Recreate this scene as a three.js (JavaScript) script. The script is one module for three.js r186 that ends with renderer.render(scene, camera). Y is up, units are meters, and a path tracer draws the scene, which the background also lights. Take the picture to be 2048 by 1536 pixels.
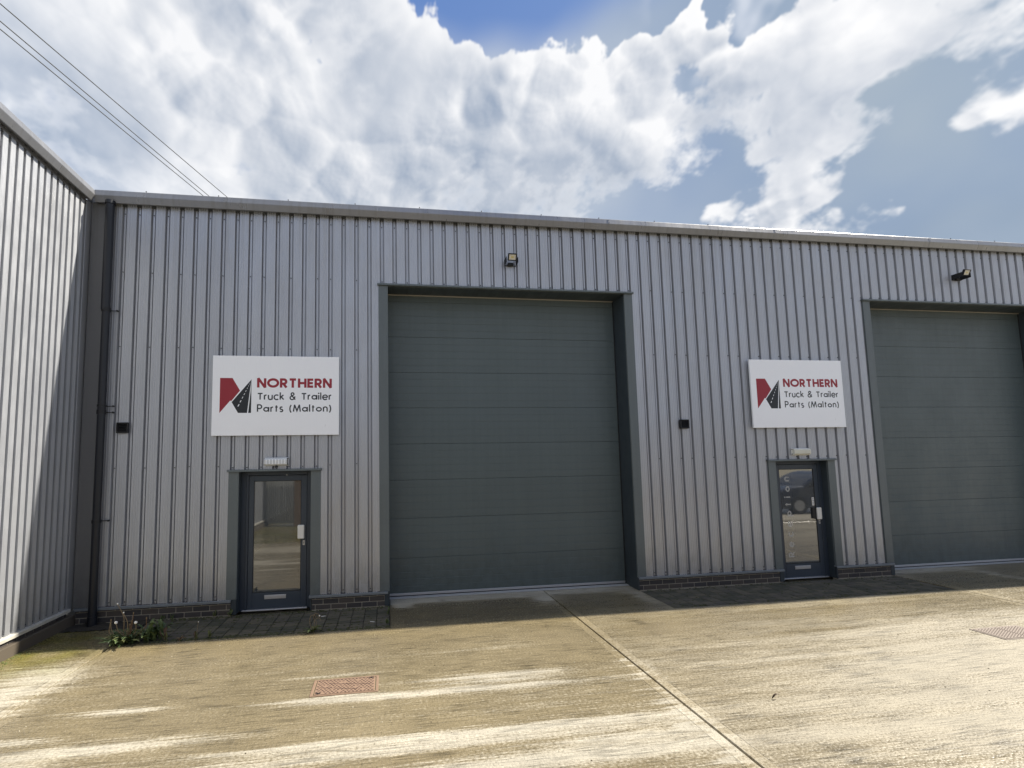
import * as THREE from 'three';
import { mergeGeometries } from 'three/addons/utils/BufferGeometryUtils.js';

// ---------------------------------------------------------------- camera, sky, sun, exposure
const scene = new THREE.Scene();
const renderer = new THREE.WebGLRenderer({ antialias: true });
renderer.setSize(1024, 768);
renderer.toneMapping = THREE.LinearToneMapping;
renderer.toneMappingExposure = 1.95;
renderer.shadowMap.enabled = true;

const camera = new THREE.PerspectiveCamera(2 * Math.atan(768 / 937.8) * 180 / Math.PI, 4 / 3, 0.05, 1500);
camera.position.set(3.861, 2.1225, 7.332);
camera.rotation.set(0.08488, -0.14126, -0.01831, 'YXZ');
camera.setViewOffset(2048, 1536, 117.4, -77.7, 2048, 1536);      // a shifted lens

const sunDir = new THREE.Vector3(0.69, 0.715, -0.108).normalize();
const sun = new THREE.DirectionalLight(new THREE.Color(1.0, 0.925, 0.80), 5.0);
sun.position.copy(sunDir).multiplyScalar(60);
sun.castShadow = true;
sun.shadow.radius = 1.2;
sun.shadow.mapSize.set(4096, 4096);
Object.assign(sun.shadow.camera, { left: -22, right: 22, top: 22, bottom: -22, near: 1, far: 150 });
scene.add(sun);

// ---------------------------------------------------------------- random numbers and noise
function rng(seed) { let a = seed >>> 0; return () => { a = (a + 0x6D2B79F5) | 0; let t = Math.imul(a ^ (a >>> 15), 1 | a); t = (t + Math.imul(t ^ (t >>> 7), 61 | t)) ^ t; return ((t ^ (t >>> 14)) >>> 0) / 4294967296; }; }
const PERM = new Uint8Array(512), G3 = new Float32Array(768), G2 = new Float32Array(512);
{
  const r = rng(77), p = [...Array(256).keys()];
  for (let i = 255; i > 0; i--) { const j = Math.floor(r() * (i + 1)); [p[i], p[j]] = [p[j], p[i]]; }
  for (let i = 0; i < 512; i++) PERM[i] = p[i & 255];
  for (let i = 0; i < 256; i++) {
    const z = r() * 2 - 1, a = r() * 6.2832, s = Math.sqrt(1 - z * z);
    G3[i * 3] = s * Math.cos(a); G3[i * 3 + 1] = s * Math.sin(a); G3[i * 3 + 2] = z;
    G2[i * 2] = Math.cos(a); G2[i * 2 + 1] = Math.sin(a);
  }
}
const fade = (t) => t * t * t * (t * (t * 6 - 15) + 10);
function n3(x, y, z) {
  const xi = Math.floor(x), yi = Math.floor(y), zi = Math.floor(z);
  x -= xi; y -= yi; z -= zi;
  const X = xi & 255, Y = yi & 255, Z = zi & 255, u = fade(x), v = fade(y), w = fade(z);
  const A = PERM[X] + Y, B = PERM[X + 1] + Y, AA = PERM[A & 511] + Z, AB = PERM[(A + 1) & 511] + Z, BA = PERM[B & 511] + Z, BB = PERM[(B + 1) & 511] + Z;
  const g = (h, a, b, c) => { h = PERM[h & 511] * 3; return G3[h] * a + G3[h + 1] * b + G3[h + 2] * c; };
  const l = (a, b, t) => a + (b - a) * t;
  return 1.5 * l(l(l(g(AA, x, y, z), g(BA, x - 1, y, z), u), l(g(AB, x, y - 1, z), g(BB, x - 1, y - 1, z), u), v),
    l(l(g(AA + 1, x, y, z - 1), g(BA + 1, x - 1, y, z - 1), u), l(g(AB + 1, x, y - 1, z - 1), g(BB + 1, x - 1, y - 1, z - 1), u), v), w);
}
function n2(x, y) {
  const xi = Math.floor(x), yi = Math.floor(y); x -= xi; y -= yi;
  const X = xi & 255, Y = yi & 255, u = fade(x), v = fade(y), A = PERM[X] + Y, B = PERM[X + 1] + Y;
  const g = (h, a, b) => { h = PERM[h & 511] * 2; return G2[h] * a + G2[h + 1] * b; };
  const a = g(A, x, y), b = g(B, x - 1, y), c = g(A + 1, x, y - 1), d = g(B + 1, x - 1, y - 1);
  const e = a + (b - a) * u, f = c + (d - c) * u;
  return 1.5 * (e + (f - e) * v);
}
const clamp = (x, a = 0, b = 1) => Math.min(b, Math.max(a, x));
const sst = (a, b, x) => { const t = clamp((x - a) / (b - a)); return t * t * (3 - 2 * t); };
const mix = (a, b, t) => a + (b - a) * t;

// ---------------------------------------------------------------- sky: air, a grey veil and cumulus
// Banks of cloud as [azimuth from the wall's normal, elevation, half width, half height, amount], degrees
const BANKS = [[-30.5, 37.3, 27.3, 7.2, .9], [-8.1, 38.5, 21, 7.8, .8], [10.4, 38.5, 11.4, 5.5, .8], [26.7, 38.1, 9.8, 4.2, .8], [38.9, 34.6, 6.7, 2.8, .55], [47.6, 32.3, 5, 3.2, .6], [45.2, 28.7, 4.6, 4.7, .75], [46.1, 23.9, 3.6, 1.7, .9], [52, 21.5, 1, 1, .95], [38.6, 24.6, 1.8, .9, .95], [60.2, 25.1, 1.6, 2, 1], [58.1, 31.9, 4.6, 1.8, .5], [-22, 28.5, 15, 3.4, .75], [1, 28.5, 5, 1.6, .5], [-4.4, 31.1, 3.7, 1.9, .7], [53, 35.5, 7, 2.6, .5], [39.9, 39.9, 1.9, 2.4, .5], [17.9, 34.5, 11.9, 3.9, .4],
  [19, 47.4, 14, 5.0, -1.5], [17.2, 43.6, 5, 2.4, -1.1], [43.5, 39.6, 4.2, 2.2, -.75], [38.5, 41.3, 1.2, 2.4, .6], [32, 39.6, 5.7, 1.5, .5], [33.4, 43.8, 7.5, 3.2, -.75], [-8.6, 41.6, 2.6, 1.4, -.62], [55.3, 23.7, 4.6, 4, -1.3], [32.1, 25.8, 7.9, 2.4, -.6], [-33.5, 31, 2.6, 1.6, -.45], [41.1, 27, 2.6, 2.6, -.4], [57.8, 19.2, 3.7, 2.6, -1.2]];
const GREYS = [[7, 33.2, 9, 4.2, .75], [23.8, 29.6, 10.5, 3.4, 1], [14.6, 30, 7.4, 2.9, .5], [-3.1, 42.2, 5.8, 2.2, .25], [-32.9, 31.2, 5.5, 3.2, .95], [-16.2, 42.4, 6.9, 2.1, .15], [-12.7, 35.7, 6.5, 2.5, .15], [38.8, 33.6, 4.1, 2.4, .45], [56.6, 31.1, 4, 1.3, .35], [3.9, 39.8, 4.6, 1.6, .3], [30.5, 35.7, 4.8, 1.6, .25], [-24.7, 37, 7.5, 2.9, .2], [44.4, 23.8, 1.6, .9, .3]];
function blobs(list, az, el) {
  let s = 0;
  for (const b of list) {
    let da = az - b[0]; if (da > 180) da -= 360; if (da < -180) da += 360;
    const x = da / b[2], y = (el - b[1]) / b[3], q = x * x + y * y;
    if (q < 7) s += b[4] * Math.exp(-q * 0.75);
  }
  return s;
}
// rounded cells: 0 in the middle of a cell, about 1 at its rim
function cells(x, y, salt) {
  const xi = Math.floor(x), yi = Math.floor(y); let m = 9;
  for (let b = -1; b <= 1; b++) for (let a = -1; a <= 1; a++) {
    const h = PERM[(PERM[(xi + a) & 255] + yi + b + salt) & 255], dx = xi + a + 0.5 + 0.42 * G2[h * 2] - x, dy = yi + b + 0.5 + 0.42 * G2[h * 2 + 1] - y, d = dx * dx + dy * dy;
    if (d < m) m = d;
  }
  return m;
}
function makeSky() {
  const W = 4096, H = 2048, data = new Float32Array(W * H * 4), H2 = H / 2;
  const D = new Float32Array(W * H2), R0 = new Float32Array(W * H2), R1 = new Float32Array(W * H2), R2 = new Float32Array(W * H2);
  const skyAt = (i, jj) => { const el = (jj + 0.5) / H2 * 90, e = el * Math.PI / 180, th = ((i + 0.5) / W - 0.5) * 2 * Math.PI, ce = Math.cos(e), x = ce * Math.cos(th), z = ce * Math.sin(th), y = Math.sin(e); return [el, x, y, z, Math.atan2(x, -z) * 180 / Math.PI]; };
  for (let j = 0; j < H2; j++) {
    const step = j > H2 * 0.72 ? 4 : 1;
    for (let i = 0; i < W; i += step) {
      const [el, x, y, z, az] = skyAt(i, j), u = x / (y + 0.6), v = z / (y + 0.6);   // nearly conformal flat map of the sky
      const w1 = n2(u * 5 + 3, v * 5), w2 = n2(u * 5, v * 5 + 11), w3 = n2(u * 16 + 5, v * 16), w4 = n2(u * 16, v * 16 + 8);
      const U = u + w1 * 0.020 + w3 * 0.006, V = v + w2 * 0.020 + w4 * 0.006;
      const pf = (f, o) => 0.40 - cells(U * f + o * 5.3, V * f + o * 2.1, o * 17);
      const p0 = pf(5.1, 0) * 0.55 + pf(10.3, 1) * 0.42, p1 = pf(21, 2) * 0.34 + pf(43, 3) * 0.20 * sst(-0.3, 0.3, w1 + w4 * 0.6), tex = n2(U * 60, V * 60) * 0.5 + n2(U * 120, V * 120 + 9) * 0.3 + n2(u * 240, v * 240) * 0.17;
      const p2 = tex * 0.16;
      const low = n2(u * 2.6 + 7, v * 2.6) * 0.34 + n2(u * 6.3, v * 6.3 + 4) * 0.44 + n2(u * 14 + 2, v * 14) * 0.30 + n2(u * 31, v * 31 + 2) * 0.17;
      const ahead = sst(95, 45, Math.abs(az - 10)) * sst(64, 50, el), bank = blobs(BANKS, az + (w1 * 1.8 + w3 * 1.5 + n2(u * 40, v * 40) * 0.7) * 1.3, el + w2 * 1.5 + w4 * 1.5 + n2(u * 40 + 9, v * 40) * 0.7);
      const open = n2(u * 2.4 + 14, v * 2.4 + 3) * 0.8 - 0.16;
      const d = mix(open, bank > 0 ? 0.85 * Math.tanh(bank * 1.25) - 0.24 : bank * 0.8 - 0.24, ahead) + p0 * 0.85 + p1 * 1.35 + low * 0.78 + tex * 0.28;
      for (let k = 0; k < step && i + k < W; k++) { const q = j * W + i + k; D[q] = d; R0[q] = p0 + low * 0.5; R1[q] = p1; R2[q] = p2; }
    }
  }
  const sEl = Math.asin(sunDir.y) * 180 / Math.PI, sAz = Math.atan2(sunDir.x, -sunDir.z) * 180 / Math.PI;
  for (let j = 0; j < H; j++) for (let i = 0; i < W; i++) {
    const k = (j * W + i) * 4;
    let r, g, b;
    if (j < H2) { const t = sst(0.86, 1, j / H2); r = mix(0.20, 0.50, t); g = mix(0.20, 0.56, t); b = mix(0.19, 0.64, t); } else {
      const jj = j - H2, [el, x, y, z, az] = skyAt(i, jj), u = x / (y + 0.6), v = z / (y + 0.6);
      const cs = x * sunDir.x + y * sunDir.y + z * sunDir.z, near = Math.pow(clamp(cs), 6), nearer = Math.pow(clamp(cs), 40);
      const up = Math.pow(clamp(el / 60), 0.6);
      // air
      r = mix(0.46, 0.085, up) + near * 0.16 + nearer * 0.4; g = mix(0.55, 0.205, up) + near * 0.17 + nearer * 0.4; b = mix(0.68, 0.53, up) + near * 0.14 + nearer * 0.38;
      // thin grey-blue veil
      const ahead = sst(95, 45, Math.abs(az - 10)) * sst(64, 50, el);
      const v0 = n2(u * 3.3 + 1, v * 3.3) * 0.5 + n2(u * 9, v * 9 + 2) * 0.25 + n2(u * 24, v * 24) * 0.10;
      const veil = clamp(mix(sst(0.0, 0.9, v0 + 0.1) * 0.4, sst(46.5, 41.5, el + v0 * 4) * (0.88 + v0 * 0.25), ahead) + sst(24, 8, el) * 0.6);
      const pale = mix(0.25, sst(48, 8, az), ahead); r = mix(r, mix(0.315, 0.56, pale) + v0 * 0.10 + near * 0.05, veil); g = mix(g, mix(0.40, 0.62, pale) + v0 * 0.09 + near * 0.05, veil); b = mix(b, mix(0.525, 0.70, pale) + v0 * 0.06, veil);
      // cumulus, brighter where it bulges towards the sun
      const q = jj * W + i, d = D[q], hard = mix(0.50, 0.11, sst(29, 40, el + v0 * 6)) + 0.16 * sst(46, 54, az) * ahead, al = Math.pow(sst(-0.05, hard, d), 0.9);
      // torn wisps round the gap
      const wi = sst(0.05, 0.75, n2(u * 11 + v * 7, v * 6 - u * 4) * 0.6 + n2(u * 34 + v * 21, v * 20 - u * 12) * 0.35 + n2(u * 80, v * 60) * 0.15 + 0.12) * 0.75 * mix(0.3, sst(28, 40, az) * sst(34, 39, el), ahead);
      r = mix(r, 0.80, wi); g = mix(g, 0.84, wi); b = mix(b, 0.90, wi);
      if (al > 0) {
        let da = sAz - az; if (da > 180) da -= 360; if (da < -180) da += 360;
        const dx = da * Math.cos(el * Math.PI / 180), dy = sEl - el + 22, l = Math.hypot(dx, dy) + 1e-3, ux = dx / l / Math.max(0.3, Math.cos(el * Math.PI / 180)), uy = dy / l;
        const off = (s) => Math.min(H2 - 1, Math.max(0, Math.round(jj + uy * s))) * W + (Math.round(i + ux * s) + W) % W;
        const relief = ((R0[q] - R0[off(40)]) * 1.1 + (R1[q] - R1[off(12)]) * 2.0 + (R2[q] - R2[off(4)]) * 1.0) * 1.2 * (0.4 + 0.6 * sst(0.35, -0.25, n2(u * 4.4 + 31, v * 4.4)));
        const thick = sst(0.02, 0.7, d), soft = n2(u * 5 + 2, v * 5) * 0.55 + n2(u * 11, v * 11 + 3) * 0.34 + n2(u * 24, v * 24) * 0.16;
        const grey = clamp(mix(thick * 0.6 + soft * 0.6, blobs(GREYS, az, el) * 1.15 + soft * 0.75 + 0.30, ahead));
        const lit = clamp(0.97 - grey * 0.72 * (0.2 + 0.8 * thick) + relief * (1.0 - grey * 0.45), 0.02, 1.08) + near * 0.20 + (1 - thick) * 0.04;
        const front = 1 + 0.75 * sst(0.35, -0.7, cs);   // front-lit clouds across from the sun, brightened to lift ambient light on the wall
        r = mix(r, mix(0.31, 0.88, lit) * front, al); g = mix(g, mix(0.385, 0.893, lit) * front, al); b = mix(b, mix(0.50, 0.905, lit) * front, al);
      }
    }
    r *= 0.52; g *= 0.52; b *= 0.53;
    data[k] = r; data[k + 1] = g; data[k + 2] = b; data[k + 3] = 1;
  }
  const t = new THREE.DataTexture(data, W, H, THREE.RGBAFormat, THREE.FloatType);
  t.mapping = THREE.EquirectangularReflectionMapping; t.magFilter = t.minFilter = THREE.LinearFilter; t.wrapS = THREE.RepeatWrapping; t.needsUpdate = true;
  return t;
}
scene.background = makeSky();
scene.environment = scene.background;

// ---------------------------------------------------------------- object helpers
const taken = {};
function numbered(n) { if (!(n in taken)) { taken[n] = 0; return n; } taken[n]++; return `${n}_${String(taken[n]).padStart(3, '0')}`; }
function shadows(o) { o.castShadow = o.receiveShadow = true; return o; }
function tag(o, label, category, group, kind) { o.userData.label = label; if (category) o.userData.category = category; if (group) o.userData.group = group; if (kind) o.userData.kind = kind; return o; }
function thing(name, label, category, pos = [0, 0, 0], group, kind) {
  const g = new THREE.Group(); g.name = numbered(name); g.position.set(...pos); scene.add(g);
  return tag(g, label, category, group, kind);
}
function grp(name, parent, pos = [0, 0, 0]) { const g = new THREE.Group(); g.name = name; g.position.set(...pos); parent.add(g); return g; }
function obj(name, geo, mat, parent, pos) {
  if (Array.isArray(geo)) geo = mergeGeometries(geo.map((g) => { const q = g.index ? g.toNonIndexed() : g; for (const k of Object.keys(q.attributes)) if (!['position', 'normal', 'uv'].includes(k)) q.deleteAttribute(k); return q; }));
  const m = shadows(new THREE.Mesh(geo, mat)); m.name = parent ? name : numbered(name); if (pos) m.position.set(...pos); (parent || scene).add(m); return m;
}
// geometry from quads given as four corners, uv in metres by the main axis
class QB {
  constructor() { this.p = []; this.n = []; this.u = []; }
  tri(a, b, c, n) { for (const v of [a, b, c]) { this.p.push(...v); this.n.push(...n); const ax = Math.abs(n[0]), ay = Math.abs(n[1]), az = Math.abs(n[2]); if (ay >= ax && ay >= az) this.u.push(v[0], v[2]); else if (az >= ax) this.u.push(v[0], v[1]); else this.u.push(v[2], v[1]); } }
  quad(a, b, c, d) {
    const e = [b[0] - a[0], b[1] - a[1], b[2] - a[2]], f = [d[0] - a[0], d[1] - a[1], d[2] - a[2]];
    let n = [e[1] * f[2] - e[2] * f[1], e[2] * f[0] - e[0] * f[2], e[0] * f[1] - e[1] * f[0]]; const l = Math.hypot(...n) || 1; n = n.map((v) => v / l);
    this.tri(a, b, c, n); this.tri(a, c, d, n);
  }
  geo() { const g = new THREE.BufferGeometry(); g.setAttribute('position', new THREE.Float32BufferAttribute(this.p, 3)); g.setAttribute('normal', new THREE.Float32BufferAttribute(this.n, 3)); g.setAttribute('uv', new THREE.Float32BufferAttribute(this.u, 2)); return g; }
}
// box with chamfered edges: 44 triangles
function cbox(x0, x1, y0, y1, z0, z1, c = 0.004) {
  c = Math.min(c, (x1 - x0) / 2.2, (y1 - y0) / 2.2, (z1 - z0) / 2.2);
  const X = [x0, x1], Y = [y0, y1], Z = [z0, z1], q = new QB();
  const v = (i, j, k, ax) => [X[i] + (ax === 0 ? 0 : (i ? -c : c)), Y[j] + (ax === 1 ? 0 : (j ? -c : c)), Z[k] + (ax === 2 ? 0 : (k ? -c : c))];
  for (let s = 0; s < 2; s++) {
    let f = [v(s, 0, 0, 0), v(s, 1, 0, 0), v(s, 1, 1, 0), v(s, 0, 1, 0)]; q.quad(...(s ? f : f.reverse()));
    f = [v(0, s, 0, 1), v(0, s, 1, 1), v(1, s, 1, 1), v(1, s, 0, 1)]; q.quad(...(s ? f : f.reverse()));
    f = [v(0, 0, s, 2), v(1, 0, s, 2), v(1, 1, s, 2), v(0, 1, s, 2)]; q.quad(...(s ? f : f.reverse()));
  }
  const mid = [(x0 + x1) / 2, (y0 + y1) / 2, (z0 + z1) / 2];
  const out = (...f) => { const e = [0, 1, 2].map((t) => f[1][t] - f[0][t]), g = [0, 1, 2].map((t) => f[2][t] - f[0][t]); const n = [e[1] * g[2] - e[2] * g[1], e[2] * g[0] - e[0] * g[2], e[0] * g[1] - e[1] * g[0]]; const cdir = [0, 1, 2].map((t) => f[0][t] - mid[t]); if (n[0] * cdir[0] + n[1] * cdir[1] + n[2] * cdir[2] < 0) f.reverse(); if (f.length === 4) q.quad(...f); else { const l = Math.hypot(...n), sg = (n[0] * cdir[0] + n[1] * cdir[1] + n[2] * cdir[2]) < 0 ? -1 : 1; q.tri(...f, n.map((t) => sg * t / l)); } };
  for (let a = 0; a < 2; a++) for (let b = 0; b < 2; b++) {
    out(v(a, b, 0, 0), v(a, b, 1, 0), v(a, b, 1, 1), v(a, b, 0, 1));
    out(v(a, 0, b, 0), v(a, 1, b, 0), v(a, 1, b, 2), v(a, 0, b, 2));
    out(v(0, a, b, 1), v(1, a, b, 1), v(1, a, b, 2), v(0, a, b, 2));
  }
  for (let a = 0; a < 2; a++) for (let b = 0; b < 2; b++) for (let d = 0; d < 2; d++) out(v(a, b, d, 0), v(a, b, d, 1), v(a, b, d, 2));
  return q.geo();
}
// a section (list of [z, y]) swept along x from x0 to x1, with end caps when closed
function sweepX(sec, x0, x1, closed = true) {
  const q = new QB(), n = sec.length;
  for (let i = 0; i < (closed ? n : n - 1); i++) { const a = sec[i], b = sec[(i + 1) % n]; q.quad([x0, a[1], a[0]], [x1, a[1], a[0]], [x1, b[1], b[0]], [x0, b[1], b[0]]); }
  if (closed) {
    const tris = THREE.ShapeUtils.triangulateShape(sec.map((s) => new THREE.Vector2(s[0], s[1])), []);
    for (const [a, b, c] of tris) for (const [x, nx] of [[x0, -1], [x1, 1]]) q.tri([x, sec[a][1], sec[a][0]], [x, sec[b][1], sec[b][0]], [x, sec[c][1], sec[c][0]], [nx, 0, 0]);
  }
  return q.geo();
}
function cyl(r, h, seg = 16, r2 = r) { return new THREE.CylinderGeometry(r2, r, h, seg); }

// ---------------------------------------------------------------- materials
const lin = (r, g, b) => new THREE.Color().setRGB(r, g, b);
const std = (r, g, b, rough = 0.6, metal = 0, o = {}) => new THREE.MeshStandardMaterial({ color: lin(r, g, b), roughness: rough, metalness: metal, ...o });
const s8 = (v) => { v = clamp(v); return Math.round(255 * (v <= 0.0031308 ? v * 12.92 : 1.055 * Math.pow(v, 1 / 2.4) - 0.055)); };
function bytesTex(W, H, fn, srgb) {
  const d = new Uint8Array(W * H * 4);
  for (let j = 0; j < H; j++) for (let i = 0; i < W; i++) { const c = fn(i, j), k = (j * W + i) * 4; if (srgb) { d[k] = s8(c[0]); d[k + 1] = s8(c[1]); d[k + 2] = s8(c[2]); } else { d[k] = d[k + 1] = d[k + 2] = Math.round(255 * clamp(c)); } d[k + 3] = 255; }
  const t = new THREE.DataTexture(d, W, H, THREE.RGBAFormat, THREE.UnsignedByteType);
  t.magFilter = t.minFilter = THREE.LinearFilter; t.wrapS = t.wrapT = THREE.RepeatWrapping; if (srgb) t.colorSpace = THREE.SRGBColorSpace; t.needsUpdate = true; return t;
}
// weathered coated metal: faint rain streaks and chalking, 8 m x 8 m
function metalTex(seed, amount, band, grime) {
  return bytesTex(1024, 1024, (i, j) => {
    const x = i / 128, y = j / 128;
    const streak = n2(x * 14 + seed, y * 0.35) * 0.5 + n2(x * 40, y * 0.9 + seed) * 0.3, cloud = n2(x * 0.6 + seed, y * 0.5) * 0.5 + n2(x * 1.9, y * 1.7 + seed) * 0.3, grain = n2(x * 31, y * 31) * 0.2;
    const piece = band === 'sheet' ? n2(Math.floor(x + 0.3) * 7.31 + 0.37, seed) : n2(Math.floor(y / 0.605) * 5.13 + 0.41, seed);
    let v = 1 - amount * (0.5 + 0.5 * streak + 0.35 * cloud + grain + 0.35 * piece);
    // mud splashed up from the ground, and runs below the eaves
    const splash = grime * sst(0.95, 0.15, y + n2(x * 3, y * 2) * 0.25) * (0.55 + 0.6 * n2(x * 9, y * 7 + seed) + 0.4 * n2(x * 37, y * 33));
    const run = grime * sst(4.6, 6.2, y + n2(x * 17, 3) * 0.9) * sst(0.05, 0.6, n2(x * 22 + seed, y * 0.25)) * 0.5;
    const t = clamp(splash + run); v *= 1 - 0.30 * t;
    return [v * (1 - 0.02 * t), v * (0.995 - 0.06 * t), v * (0.985 - 0.15 * t)];
  }, true);
}
const claddingTex = metalTex(3.3, 0.10, 'sheet', 0.45), trimTex = metalTex(9.1, 0.15, 'panel', 0.5);
for (const t of [claddingTex, trimTex]) t.repeat.set(1 / 8, 1 / 8);
const scuff = bytesTex(512, 512, (i, j) => { const x = i / 64, y = j / 64; return 0.5 + n2(x * 2, y * 1.2) * 0.1 + n2(x * 9, y * 5) * 0.07 + n2(x * 40, y * 3) * 0.06; }); scuff.repeat.set(1 / 8, 1 / 8);
const phys = (r, g, b, rough, o = {}) => new THREE.MeshPhysicalMaterial({ color: lin(r, g, b), roughness: rough, metalness: 0, ...o });
const M = {
  cladding: std(0.435, 0.455, 0.495, 0.88, 0.57, { map: claddingTex, roughnessMap: scuff }),
  gutter: std(0.25, 0.26, 0.285, 0.66, 0.5, { map: claddingTex, roughnessMap: scuff }),
  trim: std(0.118, 0.142, 0.152, 0.85, 0, { map: trimTex, roughnessMap: scuff }),
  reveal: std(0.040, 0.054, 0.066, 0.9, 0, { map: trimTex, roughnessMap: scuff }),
  rollerPanel: std(0.086, 0.113, 0.120, 0.95, 0, { map: trimTex, roughnessMap: scuff }),
  doorBlue: std(0.036, 0.050, 0.070, 0.42),
  frameBlue: std(0.030, 0.042, 0.060, 0.45),
  black: std(0.008, 0.009, 0.011, 0.6),
  pipe: std(0.007, 0.009, 0.014, 0.45),
  aluminium: std(0.52, 0.53, 0.55, 0.42, 0.7),
  brass: std(0.34, 0.32, 0.28, 0.5),
  cornerGrey: std(0.16, 0.165, 0.175, 0.6, 0.3, { map: claddingTex }),
  sill: std(0.20, 0.225, 0.25, 0.6, 0.2, { map: trimTex }),
  sillPale: std(0.55, 0.54, 0.50, 0.6, 0.1, { map: trimTex }),
  screw: std(0.045, 0.047, 0.05, 0.5, 0.3),
  mortar: std(0.30, 0.275, 0.225, 0.95),
  plinth: std(0.085, 0.070, 0.052, 0.92),
  signFace: std(0.85, 0.88, 0.91, 0.42),
  white: std(0.72, 0.72, 0.69, 0.4),
  milky: std(0.66, 0.66, 0.58, 0.3),
  lens: std(0.60, 0.575, 0.50, 0.25),
  cable: std(0.05, 0.055, 0.06, 0.7),
  leaf: [std(0.080, 0.115, 0.036, 0.6), std(0.052, 0.088, 0.032, 0.6), std(0.105, 0.12, 0.042, 0.6)],
  leafRed: std(0.075, 0.042, 0.028, 0.65),
  stem: std(0.19, 0.14, 0.075, 0.7), stemRed: std(0.12, 0.065, 0.032, 0.7),
  fluff: std(0.8, 0.79, 0.74, 1),
  soil: std(0.028, 0.024, 0.018, 1),
  moss: std(0.05, 0.055, 0.018, 1),
};
const brickMats = [[.052, .047, .046], [.044, .042, .044], [.060, .053, .050], [.040, .037, .038], [.066, .056, .050]].map((c) => std(...c, 0.75));
const paverMats = [[.070, .066, .048], [.085, .078, .058], [.058, .056, .042], [.095, .085, .062], [.050, .050, .036], [.075, .068, .055]].map((c) => std(...c, 0.9));

// ---------------------------------------------------------------- ground: concrete slabs with brushed, half-dry surface
// dry streaks as [x, z, half length, half depth, strength]
const DRY = [[1.55, 2.65, .38, .05, 1], [.35, 1.75, .42, .42, .75], [.25, 2.4, .3, .4, .8], [.95, 3.02, .3, .045, .9], [1.6, 3.22, 1.05, .07, 1], [1.0, 3.5, .55, .16, .9], [3.3, 2.74, .45, .035, .9], [4.5, 2.80, 1.4, .055, 1], [4.9, 2.55, .75, .05, .75], [5.0, 2.66, .5, .04, .55], [3.35, 2.27, .45, .03, .5], [4.5, 3.50, 1.7, .05, 1], [4.0, 3.62, 1.7, .07, .85], [4.9, 3.92, 1.6, .09, 1], [3.1, 3.45, .8, .03, .7], [2.5, 3.75, .7, .04, .6], [5.6, 3.75, .7, .05, .8],
  [8.0, 2.72, .9, .05, .35], [8.5, 3.25, 1.1, .09, .4], [8.3, 3.6, 1.5, .16, .45], [8.0, 4.0, 1.5, .2, .5], [10.2, 3.0, 2.0, .4, .4], [11.6, 1.7, .8, .12, .25], [10.5, 2.2, 1.6, .07, .3], [6.35, 3.7, .08, .5, .9], [6.47, 2.7, .05, .5, .55],
  [4.9, -.22, 1.2, .17, 2.2], [7.0, -.2, .9, .17, 2.2], [6.3, .1, .16, .22, 1.4], [4.0, .02, .15, .15, 1.6], [7.78, .25, .09, .5, 1.2], [14, -.14, 2.6, .24, 2], [2.0, 5.0, 4, .5, .6], [9.0, 5.2, 4, .6, .5]];
const WET = [[10.6, 1.5, 2.8, .45, .55], [13.5, 1.4, 2, .6, .6], [9.0, 2.07, .5, .035, 1], [10.0, 1.34, 1.3, .05, .8], [7.3, 1.6, .6, .4, .5], [5.9, 1.9, .3, .7, .5], [3.0, 1.35, 2.2, .25, .5], [5.2, .45, 1.2, .35, .4]];
function streaks(list, x, z) { let s = 0; for (const b of list) { const u = (x - b[0]) / b[2], v = (z - b[1]) / b[3], q = u * u + v * v; if (q < 5) s += b[4] * Math.exp(-q * 0.9); } return s; }
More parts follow.
